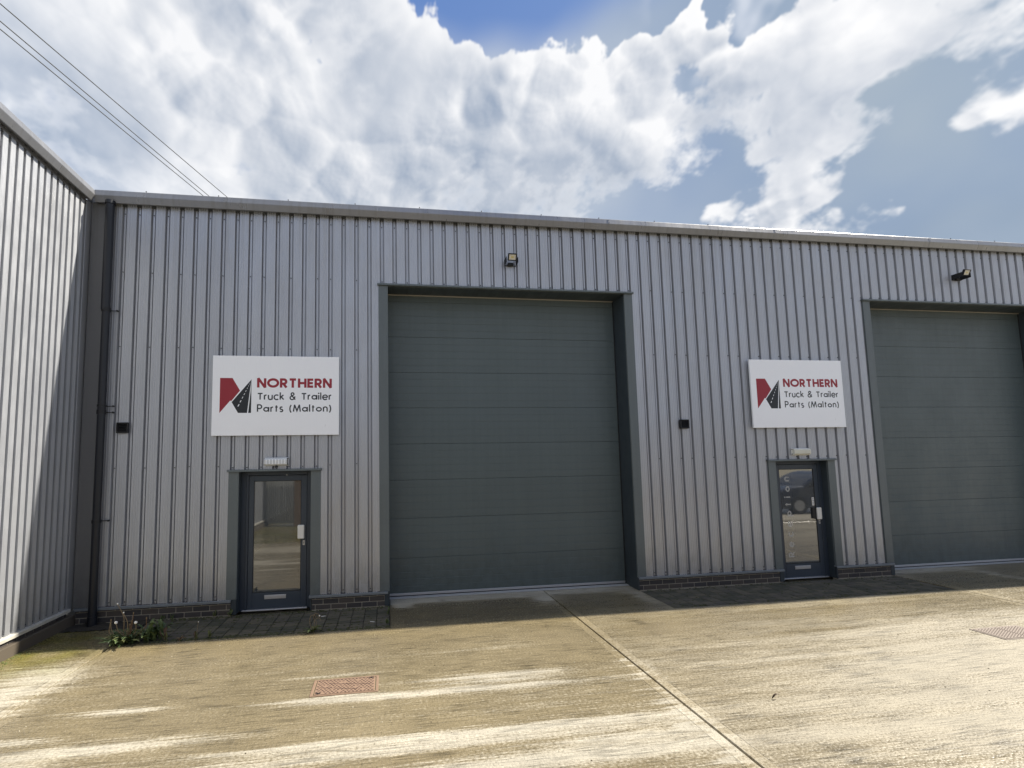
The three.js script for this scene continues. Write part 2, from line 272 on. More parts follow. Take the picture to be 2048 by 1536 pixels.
function concrete(x0, x1, z0, z1, W, H, seed, base, gain = 0.85, lo = 0.10, hi = 0.95) {
  const dry = new Float32Array(W * H), gro = new Float32Array(W * H), spk = new Float32Array(W * H), band = new Float32Array(W * H);
  const JX = [0.567, 6.40, 12.72];
  for (let j = 0; j < H; j++) for (let i = 0; i < W; i++) {
    const x = x0 + (i + 0.5) / W * (x1 - x0), z = z0 + (j + 0.5) / H * (z1 - z0), zz = z + n2(x * 0.25 + seed, z) * 0.02 + 0.012 * x;
    const s1 = n2(x * 0.35 + seed, zz * 7), s2 = n2(x * 0.9, zz * 21 + seed), s3 = n2(x * 1.7 + seed, zz * 60), s4 = n2(x * 5, zz * 130 + seed), f1 = n2(x * 38, z * 62 + seed), f2 = n2(x * 85 + seed, z * 140);
    let bn = 0; for (const jx of JX) bn = Math.max(bn, sst(0.115, 0.10, Math.abs(x - jx)));
    bn *= sst(0.4, 0.95, z) * 1;
    const w = base + 0.23 * sst(6.8, 11, x + z * 0.3) + 0.10 * sst(3.5, 6.4, x) + streaks(DRY, x + s2 * 0.25, zz - 0.012 * x + s3 * 0.03) * gain - streaks(WET, x, z) * 0.6 + s1 * 0.15 + s2 * 0.11 + s3 * 0.12 + s4 * 0.12 + f1 * 0.20;  // ramps in x paint the paler gloss towards the right into the dry mask
    const k = j * W + i;
    dry[k] = sst(lo, hi, w); band[k] = bn;
    gro[k] = (s3 * 0.35 + s4 * 0.75) * (1 - bn * 0.85); spk[k] = f1 * 0.5 + f2 * 0.6;
  }
  const at = (i, j) => j * W + i;
  const map = bytesTex(W, H, (i, j) => {
    const k = at(i, j), d = dry[k], x = x0 + (i + 0.5) / W * (x1 - x0), z = z0 + (j + 0.5) / H * (z1 - z0);
    let c = [mix(0.192, 0.355, d), mix(0.160, 0.330, d), mix(0.100, 0.270, d)];
    const tone = n2(x * 0.7 + seed, z * 1.1) * 0.10 + n2(x * 2.6, z * 6 + seed) * 0.09;
    const zl = z + 0.012 * x + n2(x * 0.25 + seed, z) * 0.02, hair = sst(0.13, 0.02, Math.abs(n2(x * 0.8 + seed, zl * 17))) * sst(-0.25, 0.3, n2(x * 1.6, zl * 3 + seed)) + 0.9 * sst(0.15, 0.02, Math.abs(n2(x * 1.7 + 5, zl * 36 + seed))) * sst(-0.1, 0.4, n2(x * 2.3 + seed, zl * 5));
    const line = clamp(hair * (1 - band[k]) * (0.75 + spk[k] * 1.0)) * 1.0 + 0.45 * sst(0.16, 0.50, -gro[k] + spk[k] * 0.40 + n2(x * 1.1, z * 2.5) * 0.2), pit = sst(0.42, 0.75, -spk[k] - gro[k] * 0.4);
    const m = (1 + tone + spk[k] * 0.32 + gro[k] * 0.15) * (1 - line * 0.45) * (1 - pit * 0.36);
    const grainWhite = sst(0.5, 0.8, spk[k] + gro[k] * 0.3) * 0.05;
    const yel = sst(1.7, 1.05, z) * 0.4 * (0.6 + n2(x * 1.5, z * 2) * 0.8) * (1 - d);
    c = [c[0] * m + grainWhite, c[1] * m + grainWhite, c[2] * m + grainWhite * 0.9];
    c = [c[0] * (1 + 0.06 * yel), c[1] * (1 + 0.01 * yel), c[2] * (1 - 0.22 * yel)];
    const green = clamp(sst(0.9, -0.2, x) * sst(2.1, 1.0, z) * (0.8 + n2(x * 3, z * 4) * 0.7)); // algae by the corner
    c = [c[0] * (1 - 0.20 * green), c[1] * (1 - 0.14 * green), c[2] * (1 - 0.58 * green)];
    let edge = 9, rim = 9; for (const jx of JX) { edge = Math.min(edge, Math.abs(x - jx)); rim = Math.min(rim, Math.abs(Math.abs(x - jx) - 0.108)); }
    const trowel = edge < 0.108 && z > 0.4 ? (x < 1 ? 1.03 : 1.10) : 1, scribe = z > 0.4 ? 1 - 0.5 * sst(0.006, 0.001, rim) * sst(-0.2, 0.2, n2(x * 9, z * 3)) : 1;
    const wallDark = sst(1.0, 0.75, z) * (1 - d); c = c.map((v) => v * (1 - 0.30 * wallDark) * trowel * scribe); // darker towards the foot of the wall where not dry
    return c;
  }, true);
  const rough = bytesTex(W, H, (i, j) => { const k = at(i, j); return mix(0.23, 0.95, clamp(dry[k] * 1.25)) + spk[k] * 0.12 + band[k] * 0.06; });
  const bump = bytesTex(W, H, (i, j) => { const k = at(i, j); return 0.5 + gro[k] * 0.22 + spk[k] * 0.42; });
  for (const t of [map, rough, bump]) { t.wrapS = t.wrapT = THREE.ClampToEdgeWrapping; }
  const m = new THREE.MeshStandardMaterial({ map, roughnessMap: rough, bumpMap: bump, bumpScale: 0.0055, roughness: 1, metalness: 0 });
  m.userData = { x0, x1, z0, z1 };
  return m;
}
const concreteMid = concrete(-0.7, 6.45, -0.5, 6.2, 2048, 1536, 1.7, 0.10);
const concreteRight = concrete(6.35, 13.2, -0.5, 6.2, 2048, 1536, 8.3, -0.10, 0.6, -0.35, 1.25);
function slabGeo(pts, m, top = 0, thick = 0.12) {
  const u = m.userData, s = new THREE.Shape(pts.map((p) => new THREE.Vector2(p[0], p[1])));
  const g = new THREE.ExtrudeGeometry(s, { depth: thick, bevelEnabled: true, bevelSize: 0.004, bevelThickness: 0.004, bevelSegments: 1, bevelOffset: -0.004 });
  g.rotateX(Math.PI / 2); g.translate(0, top - 0.004, 0);
  const p = g.attributes.position, uv = g.attributes.uv;
  for (let i = 0; i < p.count; i++) uv.setXY(i, (p.getX(i) - u.x0) / (u.x1 - u.x0), (p.getZ(i) - u.z0) / (u.z1 - u.z0));
  return g;
}
const gnd = obj('ground', new THREE.PlaneGeometry(900, 900).rotateX(-Math.PI / 2), std(0.30, 0.27, 0.20, 0.9), null, [0, -0.06, 0]);
tag(gnd, 'wide level ground running out from under the concrete yard', null, null, 'structure');
const yard = thing('concrete_yard', 'brushed concrete yard of large slabs, partly wet with pale dry streaks', null, [0, 0, 0], null, 'structure');
obj('slab', slabGeo([[-0.62, 0.34], [0.557, 0.34], [0.557, 6.1], [-0.62, 6.1]], concreteMid), concreteMid, yard).userData.label = 'yellowed slab between the joint and the left unit';
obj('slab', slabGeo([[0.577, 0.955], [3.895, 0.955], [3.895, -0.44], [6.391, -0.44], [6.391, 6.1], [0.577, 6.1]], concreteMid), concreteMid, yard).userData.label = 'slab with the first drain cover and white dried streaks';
obj('slab', slabGeo([[6.409, -0.44], [7.905, -0.44], [7.905, 0.955], [12.714, 0.955], [12.714, 6.1], [6.409, 6.1]], concreteRight), concreteRight, yard).userData.label = 'glistening wet slab right of the central joint';
const concreteFar = concreteRight.clone(); concreteFar.userData = { x0: 12.72 - 0.02, x1: 21, z0: -0.5, z1: 6.2 };
obj('slab', slabGeo([[12.726, -0.44], [20.5, -0.44], [20.5, 6.1], [12.726, 6.1]], concreteFar), concreteFar, yard);
const concreteBack = concreteMid.clone(); concreteBack.userData = { x0: -0.62, x1: 27, z0: 6, z1: 34 };
obj('slab', slabGeo([[-0.62, 6.112], [27, 6.112], [27, 33], [-0.62, 33]], concreteBack), concreteBack, yard);
const concreteSide = concreteRight.clone(); concreteSide.userData = { x0: 20, x1: 30, z0: -1, z1: 7 };
obj('slab', slabGeo([[20.512, -0.44], [30, -0.44], [30, 6.1], [20.512, 6.1]], concreteSide), concreteSide, yard);
// dark sealant in the joints, 12 mm down
obj('joint_sealant', [0.567, 6.40, 12.72].map((x) => cbox(x - 0.011, x + 0.011, -0.06, -0.03, x < 1 ? 0.36 : -0.42, 6.1, 0.001)), std(0.035, 0.032, 0.028, 0.8), yard);

// block paving beside the doors: every block its own piece
const paverGeos = [0, 1, 2, 3].map((k) => { const g = cbox(-0.0845, 0.0845, -0.05, 0, -0.049, 0.049, 0.006); const r = rng(50 + k), p = g.attributes.position; for (let i = 0; i < p.count; i++) { const q = n2(p.getX(i) * 31 + k * 5, p.getZ(i) * 31) * 0.003; p.setX(i, p.getX(i) + q); p.setZ(i, p.getZ(i) - q); } g.rotateX((r() - .5) * 0.02); return g; });
function paving(label, x0, x1, z0, z1, seed) {
  const t = thing('block_paving', label, null, [0, 0, 0], null, 'structure'), r = rng(seed);
  obj('jointing_sand', new THREE.PlaneGeometry(x1 - x0, z1 - z0).rotateX(-Math.PI / 2), M.soil, t, [(x0 + x1) / 2, -0.016, (z0 + z1) / 2]);
  const nx = Math.round((x1 - x0) / 0.177), dx = (x1 - x0) / nx, nz = Math.round((z1 - z0) / 0.106), dz = (z1 - z0) / nz;
  for (let i = 0; i < nx; i++) for (let j = 0; j < nz; j++) {
    const m = obj('paver', paverGeos[Math.floor(r() * 4)], paverMats[Math.floor(r() * paverMats.length)], t, [x0 + (i + 0.5) * dx, -0.006 + (r() - 0.5) * 0.008, z0 + (j + 0.5) * dz]);
    m.rotation.set((r() - .5) * 0.02, (r() - .5) * 0.02, (r() - .5) * 0.02); m.scale.set(dx / 0.177, 1, dz / 0.106 * 0.99);
  }
}
paving('dark mossy block paving in front of the left entrance door', 0.575, 3.88, 0.02, 0.945, 4);
paving('dark damp block paving in front of the reception door', 7.915, 12.705, 0.02, 0.945, 5);
obj('soil_strip', new THREE.PlaneGeometry(1.05, 0.36, 40, 16).rotateX(-Math.PI / 2), M.soil, null, [0.04, -0.012, 0.16]);
{ const g = scene.children.at(-1); const p = g.geometry.attributes.position; for (let i = 0; i < p.count; i++) p.setY(i, n2(p.getX(i) * 14, p.getZ(i) * 14) * 0.014 + n2(p.getX(i) * 40, p.getZ(i) * 40) * 0.006 + 0.012); g.geometry.computeVertexNormals(); tag(g, 'dark mossy soil strip in the corner at the foot of the drainpipe', null, null, 'structure'); }

// ---------------------------------------------------------------- trapezoidal cladding
// section over one pitch, measured from the middle of a trough: [s, out]
function claddingSection(pitch, depth, k = pitch / 0.2) {
  // narrow fixing strip between two slots, then webs up to the wide flat
  const a = 0.0125 * k, g = a + 0.001 * k, h = a + 0.0125 * k, w = a + 0.0225 * k, fl = depth * 0.5, s = [[-g, 0], [-a, fl], [a, fl], [g, 0], [h, 0], [w, depth]], f0 = w, f1 = pitch - w;
  for (const t of [0.25, 0.5, 0.75]) { const c = mix(f0, f1, t); s.push([c - 0.007 * k, depth], [c - 0.0025 * k, depth - 0.0022], [c + 0.0025 * k, depth - 0.0022], [c + 0.007 * k, depth]); }
  s.push([f1, depth], [pitch - h, 0]); return s;
}
// sheet from x0 to x1; spans(x) lists the open-to-view heights there; ribs at first + n * pitch
function sheetGeo(x0, x1, pitch, first, depth, base, spans, cuts) {
  const sec = claddingSection(pitch, depth), pts = [];
  const k0 = Math.floor((x0 - first) / pitch) - 1, k1 = Math.ceil((x1 - first) / pitch) + 1;
  for (let k = k0; k <= k1; k++) for (const [s, o] of sec) pts.push([first + k * pitch + s, o]);
  const at = (x) => { for (let i = 0; i < pts.length - 1; i++) if (x >= pts[i][0] && x <= pts[i + 1][0]) return mix(pts[i][1], pts[i + 1][1], (x - pts[i][0]) / (pts[i + 1][0] - pts[i][0])); return depth; };
  const all = pts.filter((p) => p[0] > x0 && p[0] < x1); for (const c of [x0, x1, ...cuts]) if (c >= x0 && c <= x1) all.push([c, at(c)]);
  all.sort((a, b) => a[0] - b[0]);
  const q = new QB();
  for (let i = 0; i < all.length - 1; i++) {
    const a = all[i], b = all[i + 1]; if (b[0] - a[0] < 1e-5) continue;
    for (const [y0, y1] of spans((a[0] + b[0]) / 2)) q.quad([a[0], y0, base + a[1]], [b[0], y0, base + b[1]], [b[0], y1, base + b[1]], [a[0], y1, base + a[1]]);
  }
  return q.geo();
}
const screwGeo = cyl(0.0085, 0.008, 8).rotateX(Math.PI / 2);
function screws(list, parent) {
  const m = shadows(new THREE.InstancedMesh(screwGeo, M.screw, list.length)), o = new THREE.Object3D(); m.name = 'fixing_screw'; m.userData.kind = 'stuff';
  list.forEach((p, i) => { o.position.set(...p); o.updateMatrix(); m.setMatrixAt(i, o.matrix); }); parent.add(m);
}
const brickGeo = [0, 1, 2].map((k) => { const g = cbox(-0.1075, 0.1075, -0.0325, 0.0325, -0.05, 0, 0.004); const p = g.attributes.position; for (let i = 0; i < p.count; i++) p.setZ(i, p.getZ(i) + (p.getZ(i) > -0.01 ? n2(p.getX(i) * 20 + k * 7, p.getY(i) * 30) * 0.002 : 0)); return g; });
function plinthBricks(parent, x0, x1, z, seed, courses = [[0.037, 0], [0.1125, 0.113], [0.188, 0]], pitch = 0.2255, origin = 0.092) {
  const r = rng(seed), pl = grp('brick_plinth', parent);
  obj('mortar', cbox(x0, x1, -0.1, 0.20, z - 0.10, z - 0.006, 0.001), M.mortar, pl);
  for (const [y, off] of courses) for (let k = Math.floor((x0 - origin) / pitch) - 1; ; k++) {
    let a = origin + off + k * pitch + 0.005, b = a + pitch - 0.010; if (a > x1) break; if (b < x0 + 0.02) continue;
    a = Math.max(a, x0 + 0.002); b = Math.min(b, x1 - 0.002); if (b - a < 0.03) continue;
    const m = obj('brick', brickGeo[Math.floor(r() * 3)], brickMats[Math.floor(r() * 5)], pl, [(a + b) / 2, y, z + (r() - .5) * 0.003]); m.scale.set((b - a) / 0.215, 1, 1); m.rotation.z = (r() - .5) * 0.006;
  }
}
const gutterSec = [[0.0, 6.066], [0.066, 6.040], [0.076, 6.044], [0.112, 6.126], [0.114, 6.134], [0.112, 6.142], [0.094, 6.214], [0.088, 6.224], [0.074, 6.224], [0.07, 6.21], [-0.05, 6.21], [-0.05, 6.075]];

// ---------------------------------------------------------------- the warehouse unit straight ahead
const FX = 17, main = thing('warehouse_unit', 'long low warehouse unit clad in grey ribbed metal, with roller doors', 'building');
// openings: [x0, x1, top]
const OPEN = [[1.62, 2.80, 2.06], [3.82, 7.965, 4.97], [10.48, 11.66, 2.07], [12.68, 16.83, 4.99]];
const spans = (x) => { for (const [a, b, t] of OPEN) if (x > a && x < b) return [[t, 6.10]]; return [[0.20, 6.10]]; };
for (let x = -0.30; x < 24; x += 1) {
  const x1 = Math.min(x + 1, 24);
  obj('cladding_sheet', sheetGeo(x, x1, 0.2, 0, 0.044, -0.044, spans, OPEN.flatMap((o) => [o[0], o[1]])), M.cladding, main);
}
{
  const list = [], side = [0, 2, 4];
  for (let k = -1; k < 118; k++) {
    const x = k * 0.2, z = -0.018, hole = OPEN.find((o) => x > o[0] - 0.08 && x < o[1] + 0.08), m = ((k % 5) + 5) % 5;
    list.push([x, 5.925, z]);
    if (side.includes(m)) for (const y of [5.03, 3.905, 2.13]) if (!hole || y > hole[2] + 0.1) list.push([x, y + n2(k * 3.1, y) * 0.01, z]);
    if (hole) list.push([x, hole[2] + 0.05, z]); else list.push([x, 0.262, z]);
  }
  screws(list, main);
}
obj('backing_wall', [cbox(-0.45, 1.6, -0.1, 6.1, -0.14, -0.06, 0.001), cbox(2.82, 3.80, -0.1, 6.1, -0.14, -0.06, 0.001), cbox(7.98, 10.46, -0.1, 6.1, -0.14, -0.06, 0.001), cbox(11.68, 12.66, -0.1, 6.1, -0.14, -0.06, 0.001), cbox(16.85, 24, -0.1, 6.1, -0.14, -0.06, 0.001), cbox(1.6, 2.82, 2.1, 6.1, -0.14, -0.06, 0.001), cbox(3.8, 7.98, 5.01, 6.1, -0.14, -0.06, 0.001), cbox(10.46, 11.68, 2.11, 6.1, -0.14, -0.06, 0.001), cbox(12.66, 16.85, 5.03, 6.1, -0.14, -0.06, 0.001)], std(0.1, 0.1, 0.1, 0.9), main);
obj('rear_wall', [cbox(-0.45, 24, -0.1, 6.1, -14.2, -14, 0.01), cbox(23.9, 24.05, -0.1, 6.1, -14, -0.14, 0.01), cbox(-0.6, -0.47, -0.1, 6.1, -14, -0.14, 0.01)], M.cladding, main);
{
  const q = sweepX([[-0.052, 6.10], [-0.052, 6.215], [-7.2, 6.83], [-14.3, 6.215], [-14.3, 6.10], [-7.2, 6.70]], -0.55, 24.1);
  obj('roof', q, M.gutter, main);
}
for (const [a, b] of [[-0.372, 1.441], [1.445, 4.54], [4.544, 7.646], [7.65, 10.826], [10.83, 14.108], [14.112, 17.4], [17.404, 24.1]]) obj('gutter', sweepX(gutterSec, a, b), M.gutter, main);
for (const x of [1.443, 4.542, 7.648, 10.828, 14.11]) {
  const p = (o) => [[0.076 + o, 6.043], [0.1125 + o, 6.126], [0.1145 + o, 6.134], [0.1125 + o, 6.142], [0.094 + o, 6.216], [0.094, 6.216], [0.112, 6.134], [0.078, 6.05]];
  const st = obj('gutter_strap', sweepX(p(0.0022), x - 0.03, x + 0.03), M.gutter, main);
  for (const y of [6.20, 6.155]) obj('rivet', cyl(0.004, 0.004, 8).rotateX(Math.PI / 2), M.screw, st, [x - 0.012, y, 0.094 + (6.216 - y) * 0.25 + 0.003]);
}
{ const l = []; for (let x = 0.323; x < 23; x += 1.0205) { l.push(cyl(0.005, 0.03, 6).translate(x, 6.230, 0.08), cyl(0.009, 0.006, 6).translate(x, 6.242, 0.08)); } const o = obj('gutter_bolt', l, M.screw, main); o.userData.kind = 'stuff'; }
obj('eaves_shade_closure', cbox(-0.44, 24, 6.035, 6.075, -0.05, -0.002, 0.002), std(0.05, 0.052, 0.055, 0.8), main);  // dark closure strip doubles as the shade band under the gutter
obj('corner_flashing', [cbox(-0.445, -0.205, 0.215, 6.06, -0.03, 0.003, 0.002)], M.cornerGrey, main);
// drip flashing and bricks below the sheets
for (const [a, b, s] of [[-0.42, 1.625, 1], [2.712, 3.862, 2], [7.897, 10.548, 3], [11.57, 12.735, 4], [16.78, 24, 5]]) {
  obj('drip_flashing', sweepX([[-0.03, 0.215], [0.03, 0.208], [0.033, 0.205], [0.033, 0.178], [0.028, 0.178], [0.026, 0.198], [-0.03, 0.2]], a, b), M.sill, main);
  plinthBricks(main, { 2: 2.746, 3: 7.917, 4: 11.608, 5: 16.787 }[s] ?? a + 0.012, s === 1 ? 1.622 : b - 0.012, 0.0, 30 + s, undefined, undefined, 0.092);
}
// dark metal surrounds of the openings
function surround(name, x0, x1, top, depth, w, parent, floor = 0) {
  const g = grp(name, parent), cas = [];
  for (const [a, b] of [[x0 - w, x0], [x1, x1 + w]]) { obj('casing', cbox(a, b, 0.214, top, -0.03, 0.006, 0.002), M.trim, g); cas.push(b); }
  obj('head_flashing', sweepX([[-0.03, top + 0.036], [0.004, top + 0.034], [0.034, top + 0.030], [0.036, top + 0.002], [0.032, top], [-0.03, top + 0.004]], x0 - w - 0.018, x1 + w + 0.016), M.trim, g);
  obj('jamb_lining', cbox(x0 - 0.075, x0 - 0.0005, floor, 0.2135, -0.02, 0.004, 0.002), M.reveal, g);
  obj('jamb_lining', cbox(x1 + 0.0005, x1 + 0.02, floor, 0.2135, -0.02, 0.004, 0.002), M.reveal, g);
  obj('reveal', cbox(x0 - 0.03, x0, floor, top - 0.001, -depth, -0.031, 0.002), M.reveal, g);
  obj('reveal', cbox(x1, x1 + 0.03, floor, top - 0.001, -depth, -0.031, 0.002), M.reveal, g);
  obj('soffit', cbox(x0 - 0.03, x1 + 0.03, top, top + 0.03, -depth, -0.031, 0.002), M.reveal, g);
  return g;
}
// ---------------------------------------------------------------- roller doors
function rollerDoor(x0, x1, top, label, scratch) {
  const g = surround('roller_door', x0, x1, top, 0.50, 0.147, main); g.userData.label = label;
  const z = -0.40, a = x0 - 0.028, b = x1 - 0.016, q = [0.062, 0.607, 1.238, 1.855, 2.443, 3.039, 3.633, 4.234, 4.838, 5.2];
  for (let i = 0; i < q.length - 1; i++) {
    // sandwich panel with a tongue joint and four shallow pressed grooves
    const y0 = q[i] + 0.0012, y1 = q[i + 1] - 0.0012, sec = [[z - 0.04, y0], [z - 0.003, y0], [z, y0 + 0.003]];
    for (let k = 1; k < 5; k++) { const y = mix(y0, y1, k / 5); sec.push([z, y - 0.005], [z - 0.0022, y - 0.001], [z - 0.0022, y + 0.001], [z, y + 0.005]); }
    sec.push([z, y1 - 0.003], [z - 0.003, y1], [z - 0.04, y1]);
    obj('door_panel', sweepX(sec, a, b), M.rollerPanel, g);
  }
  obj('door_backing', cbox(a, b + 0.01, 0.03, 5.2, z - 0.08, z - 0.045, 0.002), M.black, g);
  obj('bottom_rail', cbox(a, b, 0.026, 0.062, z - 0.035, z + 0.004, 0.003), M.aluminium, g);
  obj('bottom_seal', cbox(a, b, 0.001, 0.026, z - 0.03, z - 0.004, 0.003), M.black, g);
  obj('edge_seal', cbox(b + 0.001, x1 - 0.0015, 0.004, top - 0.004, z - 0.04, z + 0.012, 0.003), M.black, g);
  obj('top_seal', cbox(a, b - 0.002, top - 0.016, top - 0.001, z + 0.012, z + 0.03, 0.002), M.brass, g);
  if (scratch) obj('scratch', [cbox(-0.004, 0.004, -0.08, 0.08, 0, 0.001, 0.0005).rotateZ(-0.12).translate(12.995, 1.67, z + 0.0006), cbox(-0.002, 0.002, -0.05, 0.05, 0, 0.001, 0.0005).rotateZ(-0.1).translate(12.978, 1.545, z + 0.0006)], M.white, g);
  return g;
}
rollerDoor(3.888, 7.895, 4.952, 'wide grey sectional roller door in the middle of the wall', false);
rollerDoor(12.757, 16.765, 4.975, 'grey sectional roller door cut by the right picture edge, with a white scratch', true);
for (const [a, b] of [[3.86, 7.90], [12.73, 16.79]]) obj('roller_threshold', cbox(a, b, 0.0005, 0.012, -0.44, -0.30, 0.004), std(0.34, 0.35, 0.36, 0.8), main);

// ---------------------------------------------------------------- glazed entrance doors
const glassMat = phys(0.062, 0.070, 0.076, 0.03, { ior: 2.45, specularIntensity: 1 });
function entranceDoor(x0, label, lettering) {
  const top = 2.045, g = surround('entrance_door', x0, x0 + 1.03, top, 0.20, 0.143, main); g.userData.label = label;
  const P = (a, b, y0, y1, z0, z1, c = 0.003) => cbox(x0 + a, x0 + b, y0, y1, z0, z1, c);
  obj('frame', [P(-0.001, 0.071, 0.001, top - 0.002, -0.2, -0.135), P(0.072, 0.107, 0.004, 1.985, -0.2, -0.128), P(0.956, 1.031, 0.001, top - 0.002, -0.2, -0.135), P(0.072, 0.956, 1.985, top - 0.002, -0.2, -0.135)], M.frameBlue, g);
  obj('leaf_frame', [P(0.110, 0.180, 0.022, 1.98, -0.19, -0.14), P(0.868, 0.952, 0.022, 1.98, -0.19, -0.14), P(0.180, 0.868, 1.90, 1.98, -0.19, -0.14), P(0.180, 0.868, 0.022, 0.25, -0.19, -0.14)], M.doorBlue, g);
  obj('glazing_gasket', [P(0.180, 0.187, 0.25, 1.90, -0.175, -0.1435, .001), P(0.861, 0.868, 0.25, 1.90, -0.175, -0.1435, .001), P(0.187, 0.861, 1.893, 1.90, -0.175, -0.1435, .001), P(0.187, 0.861, 0.25, 0.257, -0.175, -0.1435, .001)], M.black, g);
  obj('glass_pane', P(0.1865, 0.8615, 0.2565, 1.8935, -0.172, -0.152, 0.001), glassMat, g);
  const plate = obj('letter_plate', P(0.352, 0.662, 0.157, 0.217, -0.139, -0.132), M.aluminium, g);
  obj('letter_flap', P(0.362, 0.652, 0.166, 0.208, -0.131, -0.128, .002), M.aluminium, plate);
  obj('handle_guard', lettering ? P(0.856, 0.948, 1.004, 1.212, -0.139, -0.105, 0.010) : P(0.822, 0.922, 1.022, 1.228, -0.139, -0.105, 0.010), M.white, g);
  const lk = obj('lock_plate', P(0.895, 0.928, 0.925, 0.996, -0.139, -0.134), M.aluminium, g);
  obj('keyhole', [cyl(0.008, 0.004, 12).rotateX(Math.PI / 2).translate(x0 + 0.9115, 0.968, -0.133), cbox(x0 + 0.9085, x0 + 0.9145, 0.943, 0.968, -0.135, -0.132, .001)], M.black, lk);
  obj('threshold', P(0.04, 0.97, 0.002, 0.02, -0.2, -0.10, 0.004), M.aluminium, g);
  obj('threshold_screw', [0.09, 0.5, 0.92].map((t) => cyl(0.008, 0.004, 10).translate(x0 + t, 0.0205, -0.115)), M.black, g);
  return g;
}
const doorA = entranceDoor(1.694, 'dark blue glazed entrance door between the left sign and the roller door', false);
const doorB = entranceDoor(10.556, 'dark blue glazed reception door under the right sign', true);
// fixing heads on the surrounds
obj('casing_rivet', [1.60, 2.80, 3.82, 7.97, 10.46, 11.66].flatMap((x, i) => [0.5, 0.95, 1.4, 1.85].map((y) => cyl(0.005, 0.004, 8).rotateX(Math.PI / 2).translate(x, y, 0.0065))), M.trim, main).userData.kind = 'stuff';

// ---------------------------------------------------------------- stroke lettering for signs and glass
// glyphs: width and strokes; cap height 1, x-height 0.68; L = polyline, A = arc [cx, cy, rx, ry, from, to], Q = quadratic
const xh = 0.68, ro = 0.34;
const GL = {
  N: [0.70, [['L', 0, 0, 0, 1, 0.70, 0, 0.70, 1]]], O: [1.0, [['A', 0.5, 0.5, 0.5, 0.5, 0, 360]]], R: [0.56, [['L', 0, 0, 0, 1], ['L', 0, 0.885, 0.28, 0.885], ['A', 0.28, 0.655, 0.24, 0.23, 90, -90], ['L', 0.28, 0.425, 0, 0.425], ['L', 0.24, 0.425, 0.56, 0]]],
  T: [0.66, [['L', 0, 0.89, 0.66, 0.89], ['L', 0.33, 0.95, 0.33, 0]]], H: [0.66, [['L', 0, 0, 0, 1], ['L', 0.66, 0, 0.66, 1], ['L', 0, 0.5, 0.66, 0.5]]], E: [0.44, [['L', 0.5, 0.882, 0, 0.882, 0, 0.118, 0.5, 0.118], ['L', 0, 0.5, 0.46, 0.5]]],
  P: [0.56, [['L', 0, 0, 0, 1, 0.28, 1], ['A', 0.28, 0.73, 0.28, 0.27, 90, -90], ['L', 0.28, 0.46, 0, 0.46]]], M: [0.98, [['L', 0, 0, 0.16, 1, 0.49, 0.12, 0.82, 1, 0.98, 0]]],
  r: [0.28, [['L', 0, 0, 0, xh], ['A', 0.26, 0.40, 0.26, 0.26, 180, 85]]], u: [0.52, [['L', 0, xh, 0, 0.26], ['A', 0.26, 0.26, 0.26, 0.26, 180, 360], ['L', 0.52, 0, 0.52, xh]]], c: [0.58, [['A', ro, ro, ro, ro, 47, 313]]],
  k: [0.48, [['L', 0, 0, 0, 1.06], ['L', 0.44, xh, 0.02, 0.30], ['L', 0.14, 0.40, 0.48, 0]]], a: [0.66, [['A', 0.32, ro, 0.32, ro, 0, 360], ['L', 0.66, 0, 0.66, xh]]], i: [0.02, [['L', 0.01, 0, 0.01, xh], ['D', 0.01, 0.93]]], l: [0.02, [['L', 0.01, 0, 0.01, 1.06]]],
  e: [0.66, [['L', 0.02, ro, 0.66, ro], ['A', ro, ro, ro, ro, 0, 318]]], t: [0.34, [['L', 0.15, 0, 0.15, 0.92], ['L', 0, xh, 0.34, xh]]], s: [0.4, [['A', 0.2, 0.505, 0.175, 0.175, 40, 270], ['A', 0.2, 0.165, 0.185, 0.165, 90, -150]]],
  o: [0.68, [['A', ro, ro, ro, ro, 0, 360]]], n: [0.52, [['L', 0, 0, 0, xh], ['A', 0.26, xh - 0.26, 0.26, 0.26, 180, 0], ['L', 0.52, xh - 0.26, 0.52, 0]]], p: [0.66, [['A', 0.34, ro, 0.32, ro, 0, 360], ['L', 0, xh, 0, -0.36]]],
  '(': [0.2, [['A', 0.85, 0.42, 0.83, 0.9, 142, 218]]], ')': [0.2, [['A', -0.65, 0.42, 0.83, 0.9, 38, -38]]],
  '&': [0.76, [['L', 0.74, 0, 0.20, 0.66], ['A', 0.36, 0.80, 0.19, 0.19, 220, -40], ['L', 0.50, 0.67, 0.22, 0.50], ['A', 0.30, 0.25, 0.28, 0.25, 105, 330], ['L', 0.55, 0.12, 0.72, 0.46]]], ' ': [0.34, []],
};
